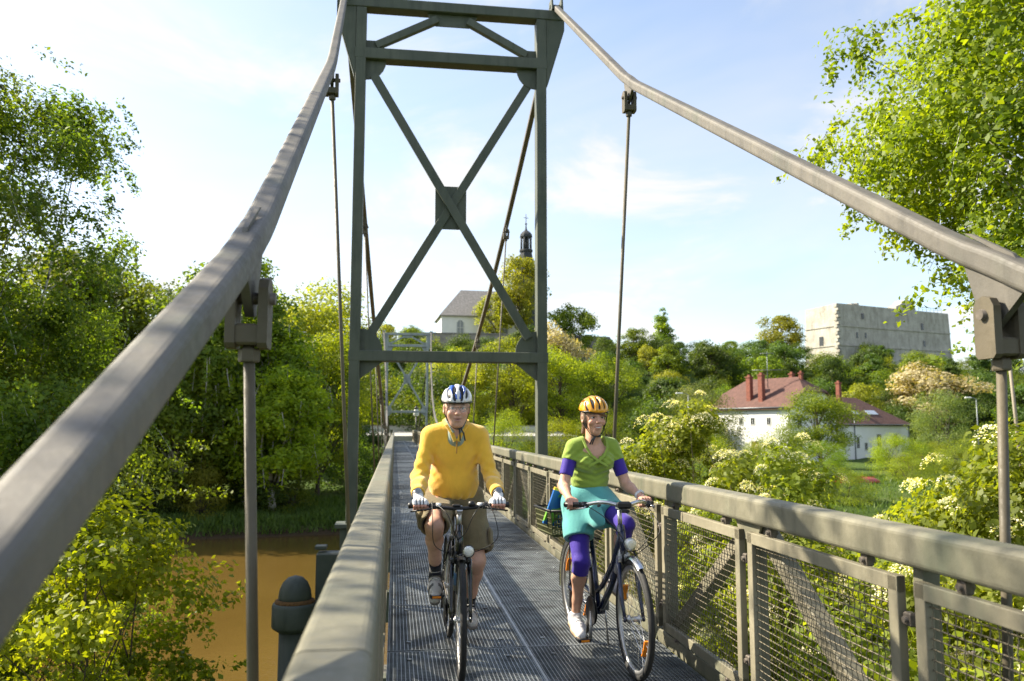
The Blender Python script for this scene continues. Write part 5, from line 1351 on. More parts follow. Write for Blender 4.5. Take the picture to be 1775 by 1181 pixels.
mb.build('wall', CAST, cs)
for z in (11.2, 6.0):
    mb = MB(); k = bt_ * (1 - (z + 4) / (CH + 4)); mb.box((CL / 2, -k - .06, z), (CL + 2 * k, .3, .32)); mb.box((-k - .06, CD / 2, z), (.3, CD, .32)); mb.build('string_course', CAST, cs)
mb = MB()
for i in range(20): mb.box((-.28 + (.0 if i % 2 else .25), -.28 + (.25 if i % 2 else 0), -1.0 + i * .92), (1.0, 1.0, .8), 0, .05)
mb.build('corner_quoins', CAST, cs)
mb = MB(); mb.box((11, 5, CH + .3), (3.2, 2.5, 1.6), .1); mb.box((12.2, 5, CH + 1.1), (1.0, 2, .6), .2); mb.build('broken_wall', CAST, cs)
mb = MB(); mb.plate([(0, 0), (8, 0), (8, 1.0), (7, 2.6), (5, 3.4), (3.5, 3.2), (2, 2.0), (0, 1.2)], (25, 3.5, CH - .2), (1, 0, 0), (0, 0, 1), 3); mb.build('broken_wall', CAST, cs)
mb = MB()
for x in np.linspace(33, 42.5, 7): mb.tube([(x, 1, CH - .3), (x, 1, CH + 1.2)], .06, 5)
mb.tube([(33, 1, CH + 1.2), (42.5, 1, CH + 1.2)], .07, 5); mb.tube([(33, 1, CH + .7), (42.5, 1, CH + .7)], .04, 5); mb.build('viewing_railing', plain('blue_railing', (.1, .2, .25), .5), cs)
FC = ((0, -.25, 0), (1, 0, 0), (0, -1, 0)); FD = ((-.3, 0, 0), (0, -1, 0), (-1, 0, 0))
for x, z, a, b_ in ((9.2, 14.2, .8, 1.5), (6.8, 8.9, .6, 1.6), (10, 9, .6, 1.5), (32.5, 12.6, .9, 1.8), (33, 7.8, 1.0, 1.7), (34.5, 2.6, .9, 2.6), (12.8, 5, .9, 1.2), (8.7, .4, .7, .9), (4.5, -1.2, .6, .7)): window(cs, x, z, a, b_, FC, False, 'window_opening')
for y, z, a, b_ in ((5.5, 7.4, 1.3, 2.6), (4.6, 1.6, .6, 1.8)): window(cs, -y, z, a, b_, FD, False, 'window_opening')
ow = empty('outer_wall', (103, 198, 14), math.atan2(.3, .95)); tag(ow, 'low pale outer wall running left from the castle foot', 'wall')
mb = MB(); mb.add([(-9, 0, -6), (12, 0, -6), (12, 1.2, -6), (-9, 1.2, -6), (-9, 0, 2.6), (12, 0, 2.0), (12, 1.2, 2.0), (-9, 1.2, 2.6)], [(3, 2, 1, 0), (0, 1, 5, 4), (1, 2, 6, 5), (2, 3, 7, 6), (3, 0, 4, 7), (4, 5, 6, 7)]); mb.build('wall', PLAST, ow)
mb = MB(); mb.box((1.5, .6, 2.55), (22, 1.7, .22)); mb.build('coping', SLATE, ow)
mb = MB()
for i in range(4): mb.box((5 + i * 1.8, -.02, .6), (.5, .1, .35))
mb.build('embrasures', DARKGL, ow)

# church on the hill
ch = empty('church', (10.9, 215, 22.5), .05); tag(ch, 'white church nave with grey hipped roof on the hilltop', 'church')
mb = MB(); mb.box((11, 7, 4.2), (22, 14, 9.2)); mb.build('wall', PLAST, ch)
roof(ch, 0, 22, 0, 14, 8.8, 16.2, 6.0, 2, SLATE, .6, .25)
FCh = ((0, 0, 0), (1, 0, 0), (0, -1, 0))
for x in (5.0, 11.5, 17):
    mb = MB(); ar = [(-.8, -2.2), (.8, -2.2), (.8, 1.4)] + [(.8 * math.cos(a), 1.4 + .8 * math.sin(a)) for a in np.linspace(.3, math.pi - .3, 6)] + [(-.8, 1.4)]
    mb.plate(ar, (x, -.02, 5.0), (1, 0, 0), (0, 0, 1), .1); wn = mb.build('window', plain('grey_window', (.25, .27, .28), .3), ch)
    mb = MB(); mb.box((x, -.1, 4.8), (.14, .08, 5)); mb.box((x, -.1, 5.2), (1.6, .08, .14)); mb.box((x - .92, -.08, 4.6), (.22, .12, 4.0)); mb.box((x + .92, -.08, 4.6), (.22, .12, 4.0)); mb.build('window_frame', FRAMEW, wn)
mb = MB(); mb.box((11, -.1, 8.6), (22.4, .3, .4)); mb.build('cornice', FRAMEW, ch)
st = empty('church_tower', (35.2, 225, 22), .3); tag(st, 'slim dark church tower with open lantern and spire behind the trees', 'tower')
mb = MB(); mb.lathe((0, 0, 0), [(3.6, 0), (3.6, 22), (3.9, 22.2), (3.9, 22.8), (3.0, 24), (2.1, 26.5), (1.7, 28.6)], 8, smooth=False); mb.build('shaft', DARKSLATE, st)
mb = MB(); mb.lathe((0, 0, 28.6), [(1.7, 0), (2.0, .3), (2.0, .7), (1.6, .9)], 8, smooth=False)
for i in range(8): a = i * math.pi / 4; mb.tube([(1.45 * math.cos(a), 1.45 * math.sin(a), 29.3), (1.45 * math.cos(a), 1.45 * math.sin(a), 33.0)], .26, 6)
mb.lathe((0, 0, 29.2), [(.35, 0), (.35, 3.8)], 6); mb.build('lantern', DARKSLATE, st)
mb = MB(); mb.lathe((0, 0, 32.9), [(1.7, 0), (1.9, .25), (1.75, .9), (1.2, 1.6), (.5, 2.1), (.25, 2.6), (.12, 4)], 8, smooth=False); mb.build('cupola', DARKSLATE, st)
mb = MB(); mb.lathe((0, 0, 36.6), [(.05, 0), (.4, .35), (.05, .7)], 8); mb.tube([(0, 0, 36.5), (0, 0, 39.8)], .09, 6); mb.tube([(-.7, 0, 38.7), (.7, 0, 38.7)], .08, 6); mb.build('spire_cross', DARKSLATE, st)
rwall = empty('retaining_wall', (12, 204, 16)); tag(rwall, 'brown stone retaining wall below the church', 'wall')
mb = MB(); mb.box((6, 0, 4.2), (34, 1.2, 9)); mb.build('wall', STONE, rwall); mb = MB(); mb.box((6, 0, 8.78), (34.4, 1.6, .25)); mb.build('coping', SLATE, rwall)
# small house glimpsed on the hill
hh = empty('hill_house', (46, 203, 17.4), .25); tag(hh, 'roof of a small grey house among hilltop trees', 'house')
mb = MB(); mb.box((5, 4, 2), (10, 8, 4)); mb.build('wall', PLAST, hh); roof(hh, 0, 10, 0, 8, 4, 7.6, 0, 0, DARKSLATE)

# lamps, pole, boat
def lamp(x, y, z, h, label, arm):
    o = empty('street_lamp', (x, y, z)); tag(o, label, 'street lamp', 'street lamps across the river')
    mb = MB(); mb.tube([(0, 0, 0), (0, 0, h * .55), (0, 0, h)], [.09, .075, .05], 8); mb.build('pole', GUT, o)
    mb = MB(); mb.tube([(0, 0, h - .05), (arm * .5, 0, h + .12), (arm, 0, h + .14)], .04, 6); mb.build('arm', GUT, o)
    mb = MB(); mb.box((arm * 1.25, 0, h + .13), (abs(arm) * .9, .32, .16), 0, .05); mb.build('lamp_head', WHITEP, o)
lamp(34.2, 95, -3.2, 8.6, 'street lamp with pale head left of the white house', -.9)
lamp(72.5, 95, -3.2, 8.3, 'street lamp with pale head right of the white house', -.9)
bl_ = empty('bollard_lamp', (1.35, 88.6, 0)); tag(bl_, 'black lantern post with white lamp at the far bridge end', 'street lamp')
mb = MB(); mb.tube([(0, 0, 0), (0, 0, 2.6)], .07, 8); mb.build('post', BLACKP, bl_); mb = MB(); mb.lathe((0, 0, 2.6), [(.12, 0), (.3, .12), (.22, .75), (.1, .8)], 10); mb.build('lamp_head', WHITEP, bl_); mb = MB(); mb.lathe((0, 0, 3.4), [(.32, 0), (.1, .2), (.02, .3)], 10); mb.build('cap', BLACKP, bl_)
for s in (-1, 1):
    o = empty('gate_post', (s * 1.25, 88.0, 0)); tag(o, 'dark square post at the %s of the far bridge end' % ('left' if s < 0 else 'right'), 'post'); mb = MB(); mb.box((0, 0, .55), (.28, .28, 1.1), 0, .03); mb.build('shaft', GIRDER, o); mb = MB(); mb.box((0, 0, 1.13), (.36, .36, .08), 0, .02); mb.build('cap', GIRDER, o)
o = empty('utility_pole', (49.2, 60, -4)); tag(o, 'thin tilted wooden utility pole at the right picture edge', 'pole'); o.rotation_euler = (0, R(-3), 0)
mb = MB(); mb.tube([(0, 0, 0), (0, 0, 13)], [.16, .11], 8); mb.build('pole', plain('pole_wood', (.3, .26, .2), .9), o); mb = MB(); mb.box((0, 0, 12.4), (1.6, .1, .12)); mb.build('crossarm', plain('pole_wood', (.3, .26, .2), .9), o)
RED = plain('red_boat', (.42, .02, .02), .3, 0, .1, 2)
kf = cut(ell((0, 0, 0), (1.9, .55, .5)), (0, 0, .0), (0, 0, -1), .03)
for i, (x, y) in enumerate(((36.6, 64.0), (38.3, 64.7))):
    kb = empty('upturned_boat', (x, y, float(height(x, y)) + .12), .1 + i * .25); tag(kb, ['upturned red boat on the bank, in front of the other red boat', 'second upturned red boat lying behind the first'][i], 'boat')
    mesh_sdf('hull', kf, (-2.1, -.8, -.2), (2.1, .8, .7), .07, RED, kb); mb = MB(); mb.box((0, 0, .5), (2.6, .05, .06)); mb.build('keel', RED, kb); mb = MB(); mb.box((0, 0, -.06), (3.2, .9, .1)); mb.build('trestle', plain('pole_wood', (.3, .26, .2), .9), kb)

# distant hills
V, F = [], []; n = 60
for i in range(n):
    a = R(-75 + 150 * i / (n - 1)); r1 = 2200
    hgt = 62 + 26 * math.sin(i * .37) + 14 * math.sin(i * .9 + 1)
    for rr, hh_ in ((1500, -20), (1750, hgt * .55), (2200, hgt), (2900, -20)): V.append((math.sin(a) * rr, math.cos(a) * rr, hh_))
for i in range(n - 1):
    for j in range(3): F.append((i * 4 + j, i * 4 + j + 1, (i + 1) * 4 + j + 1, (i + 1) * 4 + j))
WOOD = plain('distant_wood', (.045, .075, .03), 1, 0, .5, .03, vec='world', bmp=1, bsc=.05, spec=.1)
tag(obj_from_np('hills', np.array(V, float), np.array(F)[:, ::-1], WOOD, None, True), 'distant wooded hills on the horizon', kind='structure')

# ------------------------------------------------------------------ vegetation
def leaf_mat(name, dark, mid, light, trans=.45, rough=.5):
    m = bpy.data.materials.new(name); m.use_nodes = True; t = m.node_tree; t.nodes.clear()
    out = N(t, 'ShaderNodeOutputMaterial'); a = N(t, 'ShaderNodeAttribute', attribute_name='v')
    oi = N(t, 'ShaderNodeObjectInfo'); hs_ = N(t, 'ShaderNodeHueSaturation')
    c = ramp(t, a.outputs['Fac'], [(0.0, dark), (.5, mid), (1.0, light)])
    mr = N(t, 'ShaderNodeMapRange'); mr.inputs[3].default_value = .484; mr.inputs[4].default_value = .508; t.links.new(oi.outputs['Random'], mr.inputs[0]); t.links.new(mr.outputs[0], hs_.inputs['Hue'])
    mr2 = N(t, 'ShaderNodeMapRange'); mr2.inputs[3].default_value = .8; mr2.inputs[4].default_value = 1.2; t.links.new(oi.outputs['Random'], mr2.inputs[0]); t.links.new(mr2.outputs[0], hs_.inputs['Value'])
    t.links.new(c, hs_.inputs['Color'])
    d = N(t, 'ShaderNodeBsdfPrincipled'); d.inputs['Roughness'].default_value = rough; d.inputs['Specular IOR Level'].default_value = .3
    tr = N(t, 'ShaderNodeBsdfTranslucent'); t.links.new(hs_.outputs[0], d.inputs['Base Color'])
    br = N(t, 'ShaderNodeMix', data_type='RGBA', blend_type='MULTIPLY'); br.inputs[0].default_value = 1; br.inputs[7].default_value = (1.85, 1.7, .38, 1)
    t.links.new(hs_.outputs[0], br.inputs[6]); t.links.new(br.outputs[2], tr.inputs['Color'])
    mxs = N(t, 'ShaderNodeMixShader'); mxs.inputs[0].default_value = trans; t.links.new(d.outputs[0], mxs.inputs[1]); t.links.new(tr.outputs[0], mxs.inputs[2]); t.links.new(mxs.outputs[0], out.inputs[0])
    return m
LBIRCH = leaf_mat('birch_leaf', (.06, .102, .010), (.128, .19, .019), (.21, .268, .033), .53)
LBRIGHT = leaf_mat('maple_leaf', (.12, .18, .011), (.22, .295, .018), (.31, .365, .036), .56)
LDARK = leaf_mat('dark_leaf', (.036, .07, .012), (.066, .118, .019), (.11, .165, .028), .45)
LMID = leaf_mat('mid_leaf', (.075, .125, .013), (.14, .21, .021), (.21, .275, .033), .53)
LYEL = leaf_mat('yellow_green_leaf', (.15, .18, .019), (.235, .265, .032), (.31, .325, .054), .53)
LWILL = leaf_mat('willow_leaf', (.10, .145, .045), (.15, .2, .062), (.21, .25, .09), .48)
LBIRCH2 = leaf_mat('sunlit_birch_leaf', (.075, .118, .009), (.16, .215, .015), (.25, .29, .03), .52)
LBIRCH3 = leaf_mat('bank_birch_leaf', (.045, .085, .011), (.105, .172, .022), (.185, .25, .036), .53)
LELD = leaf_mat('elder_leaf', (.125, .18, .019), (.2, .27, .032), (.28, .345, .055), .54)
LMAR = leaf_mat('maroon_leaf', (.03, .006, .012), (.055, .012, .018), (.08, .02, .025), .35)
LPALE = leaf_mat('pale_blossom', (.28, .24, .13), (.4, .35, .2), (.5, .45, .28), .3)
LFLOW = leaf_mat('elder_blossom', (.66, .63, .42), (.76, .73, .55), (.84, .82, .68), .35)
BARK = plain('bark', (.09, .07, .05), .95, 0, .4, 6, bmp=.6, bsc=30)
BIRCHBARK, t, b = base_mat('birch_bark')
t.links.new(ramp(t, noise(t, 3, 6, None, .6, .3, (1, 1, 3)), [(.42, (.05, .045, .04)), (.5, (.5, .48, .44)), (.8, (.6, .58, .54))]), b.inputs['Base Color']); b.inputs['Roughness'].default_value = .8

def leaves(P, Nrm, size, g, wid=.62, v=None, var=.5):
    """rhombic leaf faces at P with normals Nrm"""
    n = len(P); Nrm = Nrm / np.linalg.norm(Nrm, axis=1)[:, None]
    t_ = g.normal(size=(n, 3)); t_ -= (t_ * Nrm).sum(1)[:, None] * Nrm; t_ /= np.linalg.norm(t_, axis=1)[:, None]; bb = np.cross(Nrm, t_)
    s_ = (size * (1 + var * g.uniform(-1, 1, n)))[:, None]
    V = np.stack([P - t_ * s_ * .5, P + bb * s_ * wid * .5 - t_ * s_ * .06 + Nrm * s_ * .08, P + t_ * s_ * .5, P - bb * s_ * wid * .5 - t_ * s_ * .06 + Nrm * s_ * .08], 1).reshape(-1, 3)
    F = np.arange(4 * n).reshape(n, 4)
    v = g.uniform(0, 1, n) if v is None else v
    return V, F, np.repeat(np.clip(v, 0, 1), 4)
def make_tree(seed, H, R_, clear, nclump, nleaf, lsize, profile='round', droop=0.0, clump_r=.3, gap=.0, trunk_r=None, nlimb=None, stems=1, lean=(0, 0)):
    """returns (trunk MB, (V,F,v)) in local coordinates, base at the origin"""
    g = np.random.default_rng(seed); tr = MB()
    trunk_r = trunk_r or H * .014
    def axis(u, s=0): 
        return np.array([lean[0] * u ** 1.5 * H + .03 * H * math.sin(u * 3 + seed), lean[1] * u ** 1.5 * H + .03 * H * math.cos(u * 2.3 + seed * 2), u * H])
    def prof(u):
        if profile == 'round': return math.sqrt(max(0.02, 1 - (2 * u - 1) ** 2)) 
        if profile == 'egg': return (math.sin(math.pi * min(1, u ** .75)) ** .7) if u < 1 else .05
        if profile == 'cone': return max(.06, 1 - u) ** .8
        if profile == 'shrub': return math.sqrt(max(.05, 1 - u ** 2.2))
        return 1
    stemtop = []
    for k in range(stems):
        a0 = 2 * math.pi * k / stems + g.uniform(0, 1); sp = 0 if stems == 1 else .28 * R_
        pts = []; rr = []
        for i in range(9):
            u = i / 8; p = axis(u * .93) + np.array([math.cos(a0), math.sin(a0), 0]) * sp * (.15 + u * 1.3); pts.append(tuple(p)); rr.append(trunk_r * (1.25 if i == 0 else 1) * (1 - u * .88) / (stems ** .5))
        tr.tube(pts, rr, 7); stemtop.append(pts)
    C = []; 
    while len(C) < nclump:
        u = g.uniform(0, 1); rad = prof(u); 
        if g.uniform() > rad ** 1.1 + .08: continue
        a = g.uniform(0, 2 * math.pi); q = R_ * rad * (g.uniform(.25, 1) ** .5) * (1 + .22 * math.sin(a * 3 + seed) + .12 * math.sin(a * 5 + u * 9 + seed)) * g.uniform(.85, 1.1)
        z = H * (clear + (1 - clear) * u); ax_ = axis(z / H); C.append((ax_[0] + math.cos(a) * q, ax_[1] + math.sin(a) * q, z))
    C = np.array(C); cr = R_ * clump_r * g.uniform(.6, 1.35, nclump); cv = g.normal(0, .16, nclump)
    nl = nlimb if nlimb is not None else min(nclump, 46)
    for i in g.choice(nclump, nl, False):
        c_ = C[i]; st_ = stemtop[int(g.integers(stems))]; hz = max(.12 * H, c_[2] - .22 * H - .5 * math.hypot(c_[0], c_[1])); u = min(.95, hz / (.93 * H)); k = u * 8; j = min(7, int(k)); p0 = np.array(st_[j]) + (np.array(st_[j + 1]) - np.array(st_[j])) * (k - j)
        m_ = (p0 + c_) / 2 + np.array([0, 0, .06 * H * g.uniform(.2, 1)]) + g.normal(0, .05 * R_, 3); r1 = trunk_r * .34 * (1 - .5 * u)
        q1 = (p0 * .3 + m_ * .7) ; tr.tube([tuple(p0), tuple((p0 + m_) / 2 + g.normal(0, .02 * R_, 3)), tuple(m_), tuple((m_ + c_) / 2 + g.normal(0, .03 * R_, 3)), tuple(c_)], [r1, r1 * .8, r1 * .6, r1 * .38, r1 * .12], 5, True, False)
    w_ = cr ** 2; idx = g.choice(nclump, nleaf, p=w_ / w_.sum())
    d = g.normal(size=(nleaf, 3)); d /= np.linalg.norm(d, axis=1)[:, None]; q = g.uniform(0, 1, nleaf) ** .42
    P = C[idx] + d * (cr[idx] * q)[:, None] * np.array([1.15, 1.15, .72])
    if droop > 0:
        ns = nclump * 9; si = g.integers(0, ns, nleaf); sc = g.integers(0, nclump, ns); sd_ = g.normal(size=(ns, 3)) * np.array([1, 1, .5]); sp_ = C[sc] + sd_ * cr[sc][:, None] * .6; ln = droop * g.uniform(.3, 1.2, ns)
        m_ = g.uniform(size=nleaf) < .5; tpar = g.uniform(0, 1, nleaf)
        out_ = sd_[si] * np.array([1, 1, 0]); 
        Q = sp_[si] + out_ * (tpar * .25 * cr[sc[si]])[:, None] - np.array([0, 0, 1]) * (tpar * ln[si])[:, None] + g.normal(0, lsize * .7, (nleaf, 3))
        P = np.where(m_[:, None], Q, P); idx = np.where(m_, sc[si], idx)
        for k in range(0, ns, 3):
            s0 = sp_[k]; e_ = s0 + sd_[k] * np.array([1, 1, 0]) * .25 * cr[sc[k]] - np.array([0, 0, ln[k]]); tr.tube([tuple(s0), tuple((s0 + e_) / 2 + np.array([0, 0, .05])), tuple(e_)], [lsize * .05] * 3, 3, False, False)
    ax0 = np.stack([np.interp(P[:, 2], [0, H], [0, lean[0] * H]), np.interp(P[:, 2], [0, H], [0, lean[1] * H]), P[:, 2] * .75 + .12 * H], 1)
    o_ = P - ax0; o_ /= np.linalg.norm(o_, axis=1)[:, None] + 1e-6
    Nr = o_ * .55 + d * .55 + g.normal(0, .55, (nleaf, 3)) + np.array([0, 0, .35])
    V, F, v = leaves(P, Nr, lsize, g, v=.5 + cv[idx] + g.normal(0, .22, nleaf))
    return tr, (V, F, v), (C, cr)
def tree_obj(name, loc, data, leafm, barkm, label, cat='tree', group=None, rz=0.0, crown='crown', trunk='trunk'):
    T = empty(name, loc, rz); tag(T, label, cat, group); data[0].build(trunk, barkm, T); V, F, v = data[1]
    obj_from_np(crown, V, F, leafm, T, False, {'v': v}); return T
def zg_(x, y): return float(height(x, y)) - .15

# --- near left bank
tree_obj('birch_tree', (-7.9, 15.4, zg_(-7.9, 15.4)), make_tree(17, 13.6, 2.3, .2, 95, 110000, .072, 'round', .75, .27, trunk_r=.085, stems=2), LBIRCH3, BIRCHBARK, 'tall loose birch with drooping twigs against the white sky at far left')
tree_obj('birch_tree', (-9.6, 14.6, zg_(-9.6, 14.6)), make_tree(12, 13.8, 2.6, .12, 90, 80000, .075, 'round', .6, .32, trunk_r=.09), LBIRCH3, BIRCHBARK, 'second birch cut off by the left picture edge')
tree_obj('alder_tree', (-8.2, 16.0, zg_(-8.2, 16.0)), make_tree(13, 9.0, 2.5, .06, 75, 60000, .078, 'round', .15, .33, trunk_r=.07, stems=3), LMID, BARK, 'dark leafy tree under the birch, behind the near left cable')
tree_obj('maple_shrub', (-4.1, 9.9, zg_(-4.1, 9.9)), make_tree(14, 4.75, 1.42, .06, 70, 36000, .075, 'round', .05, .27, trunk_r=.05, stems=3), LBRIGHT, BARK, 'bright yellow-green young maple over the water at lower left', 'tree')
tree_obj('dark_shrub', (-4.7, 8.0, zg_(-4.7, 8.0)), make_tree(15, 2.9, 1.5, .05, 46, 20000, .06, 'shrub', .05, .3, trunk_r=.04, stems=4), LMID, BARK, 'dark green shrub in the lower left corner', 'shrub')
tree_obj('birch_tree', (-6.6, 5.6, zg_(-6.6, 5.6)), make_tree(16, 13.5, 2.3, .36, 46, 15000, .085, 'egg', .7, .3, trunk_r=.12), LBIRCH, BIRCHBARK, 'birch beside the camera, beyond the left picture edge')
# --- near right bank
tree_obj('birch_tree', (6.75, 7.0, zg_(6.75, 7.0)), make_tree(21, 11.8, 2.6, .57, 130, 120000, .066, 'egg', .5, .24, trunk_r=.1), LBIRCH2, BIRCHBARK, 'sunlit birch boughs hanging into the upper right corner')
def elder(name, loc, seed, H, R_, n, ls, label, nfl):
    d = make_tree(seed, H, R_, .05, 70, n, ls, 'shrub', .0, .26, trunk_r=.045, stems=5)
    T = tree_obj(name, loc, d, LELD, BARK, label, 'shrub', 'flowering elder bushes beside the bridge', 0, 'foliage', 'stem')
    g = np.random.default_rng(seed + 100); C, cr = d[2]; P, Nn, vv = [], [], []
    top = np.argsort(-(C[:, 2] + np.hypot(C[:, 0], C[:, 1]) * .55))[:max(20, len(C) * 2 // 3)]
    for k in range(nfl):
        i = top[int(g.integers(len(top)))]; dd = g.normal(size=3) * [1, 1, .5] + [-.35, -.45, .7]; dd /= np.linalg.norm(dd); c_ = C[i] + dd * cr[i] * 1.2; nn_ = dd * .5 + [0, 0, .7]; nn_ /= np.linalg.norm(nn_)
        t1 = np.cross(nn_, [1, .2, 0]); t1 /= np.linalg.norm(t1); t2 = np.cross(nn_, t1); rr = g.uniform(.1, .19) * (1.15 if seed == 31 else .9); m = 150
        a = g.uniform(0, 6.28, m); q = rr * np.sqrt(g.uniform(0, 1, m)) * (1 + .18 * np.cos(a * 5)); P.append(c_ + np.outer(q * np.cos(a), t1) + np.outer(q * np.sin(a), t2) + np.outer((-.6 * q * q / rr + g.normal(0, .008, m)), nn_)); Nn.append(nn_ + g.normal(0, .5, (m, 3)))
    V, F, v = leaves(np.concatenate(P), np.concatenate(Nn), .02, g, .9)
    obj_from_np('blossoms', V, F, LFLOW, T, False, {'v': v}); return T
elder('elder_bush', (4.5, 14.6, zg_(4.5, 14.6)), 31, 6.35, 1.8, 56000, .09, 'tall elder bush with the largest cream blossoms just right of the woman', 260)
elder('elder_bush', (4.9, 12.0, zg_(4.9, 12.0)), 32, 5.15, 1.75, 46000, .085, 'elder bush in the middle behind the railing, below the white house', 170)
elder('elder_bush', (5.6, 8.8, zg_(5.6, 8.8)), 33, 4.55, 1.7, 40000, .08, 'low elder bush in front of the red boat and tan bank', 110)
elder('elder_bush', (5.5, 6.6, zg_(5.5, 6.6)), 34, 5.7, 1.8, 50000, .08, 'elder bush at the right picture edge behind the hanger rod', 130)
elder('elder_bush', (3.7, 9.6, zg_(3.7, 9.6)), 37, 4.55, 1.25, 28000, .08, 'small elder bush close behind the rail, between the woman and the boats', 70)
tree_obj('bramble_bush', (2.95, 4.6, zg_(2.95, 4.6)), make_tree(35, 4.3, 1.1, .1, 50, 9000, .095, 'shrub', .1, .3, trunk_r=.03, stems=5), LBRIGHT, BARK, 'large-leaved bush close behind the nearest mesh panels', 'shrub')
tree_obj('bramble_bush', (3.2, 7.0, zg_(3.2, 7.0)), make_tree(36, 4.0, 1.1, .1, 50, 10000, .085, 'shrub', .1, .3, trunk_r=.03, stems=5), LELD, BARK, 'leafy bush behind the mesh panel beside the woman\'s front wheel', 'shrub')

# --- prototypes for farther trees: unit sized, copied with their parts
def proto(seed, kind, lm, bm, nleaf, ls):
    prm = {'round': dict(H=1.0, R_=.36, clear=.18, nclump=80, profile='round', clump_r=.26), 'tall': dict(H=1.0, R_=.24, clear=.12, nclump=85, profile='egg', clump_r=.30),
           'shrub': dict(H=1.0, R_=.55, clear=.03, nclump=75, profile='shrub', clump_r=.27, stems=4), 'cone': dict(H=1.0, R_=.26, clear=.08, nclump=90, profile='cone', clump_r=.30), 'weep': dict(H=1.0, R_=.26, clear=.15, nclump=60, profile='egg', clump_r=.3, droop=.09)}[kind]
    d = make_tree(seed, nleaf=nleaf, lsize=ls, trunk_r=.016, **prm)
    tm = d[0].mesh('trunk'); tm.materials.append(bm); o = obj_from_np('crown', *d[1][:2], lm, None, False, {'v': d[1][2]}); cm_ = o.data; bpy.data.objects.remove(o)
    return tm, cm_
PR = {}
def get(key):
    if key not in PR:
        kind, lm, var, q = key; big = {'hi': (21000, .0165), 'lo': (8000, .032)}[q]
        if kind == 'weep': big = (32000, .0165)
        PR[key] = proto(hash((kind, var)) % 1000 + 50 if False else {'round': 100, 'tall': 200, 'shrub': 300, 'cone': 400, 'weep': 500}[kind] + var * 7, kind, lm, BIRCHBARK if kind == 'weep' else BARK, big[0], big[1])
    return PR[key]
def plant(key, x, y, H, wide, label, group=None, name='tree', dz=0.0, cat='tree'):
    tm, cm_ = get(key); z = zg_(x, y) + dz
    T = empty(name, (x, y, z), random.uniform(0, 6.28)); tag(T, label, cat, group); T.scale = (H * wide, H * wide, H)
    link(bpy.data.objects.new('trunk', tm), T); link(bpy.data.objects.new('crown', cm_), T); return T
# far bank, left of the bridge
FB = [('weep', LBIRCH, -21, 55, 17, 1.1, 'birch'), ('round', LMID, -17.5, 58, 15, 1.0, 'tree'), ('weep', LBIRCH, -14.5, 55, 14.5, 1.15, 'birch'), ('weep', LBIRCH, -11.2, 56.5, 17.2, 1.0, 'birch'), ('weep', LBRIGHT, -8.6, 55.5, 12.4, 1.25, 'willow'),
      ('round', LBRIGHT, -6.2, 60, 11.5, .9, 'tree'), ('round', LYEL, -9.5, 79, 18.0, 1.0, 'tree'), ('round', LYEL, -16, 82, 17, 1.0, 'tree'), ('tall', LDARK, -5.2, 72, 11, .9, 'tree'), ('round', LDARK, -24, 62, 17, 1.1, 'tree'), ('cone', LDARK, -13, 63, 15, 1.1, 'spruce'), ('tall', LMID, -28, 56, 15, 1.1, 'tree'), ('round', LDARK, -33, 60, 16, 1.1, 'tree')]
FBl = ['tall birch behind the near left hanger clevis', 'dark round tree deep in the far left bank wood', 'birch reaching the water between its neighbours on the far bank', 'slender birch with see-through top just right of the near hanger', 'light green tree at the water left of the tower post', 'round tree close to the left tower leg on the far bank',
       'yellow-green tree rising left of the tower above the wood', 'second yellow-green tree behind the birches', 'dark tree beside the far bridge tower', 'dark broad tree behind the leftmost far bank birch', 'dark spruce between the far bank birches', 'leafy tree on the far bank behind the left birch crowns', 'dark tree at the left end of the far bank wood']
for i, (k, lm, x, y, H, wd, nm) in enumerate(FB): plant((k, lm, i % 2, 'hi'), x, y, H, wd, FBl[i], 'trees along the far left bank', nm if nm == 'tree' else nm + '_tree')
for i, (lm, x, y, H, wd, lab) in enumerate([(LYEL, -12.6, 53.4, 3.6, .9, 'pale yellow-green bush at the far waterside'), (LDARK, -16, 53.2, 4, 1.0, 'dark bush overhanging the far waterside'), (LMID, -7.5, 56.6, 3.4, 1.0, 'green bush behind the far grass bank'), (LDARK, -20, 53.5, 5, 1.0, 'dark bush at the waterside below the birches'), (LDARK, -4.4, 63, 4.5, 1.0, 'dark bush beside the bridge on the far bank'), (LMID, -24, 53.6, 5, 1.1, 'green bush at the left end of the far waterside'), (LDARK, -10.2, 58, 5.5, 1.0, 'dark bush in the shade under the far bank trees'), (LDARK, -14, 59, 6, 1.0, 'dark undergrowth bush deep under the birches'), (LDARK, -3.8, 75, 5, .9, 'dark bush below the far end of the bridge')]):
    plant(('shrub', lm, i % 2, 'lo'), x, y, H, wd, lab, 'bushes along the far bank', 'waterside_bush', cat='bush')
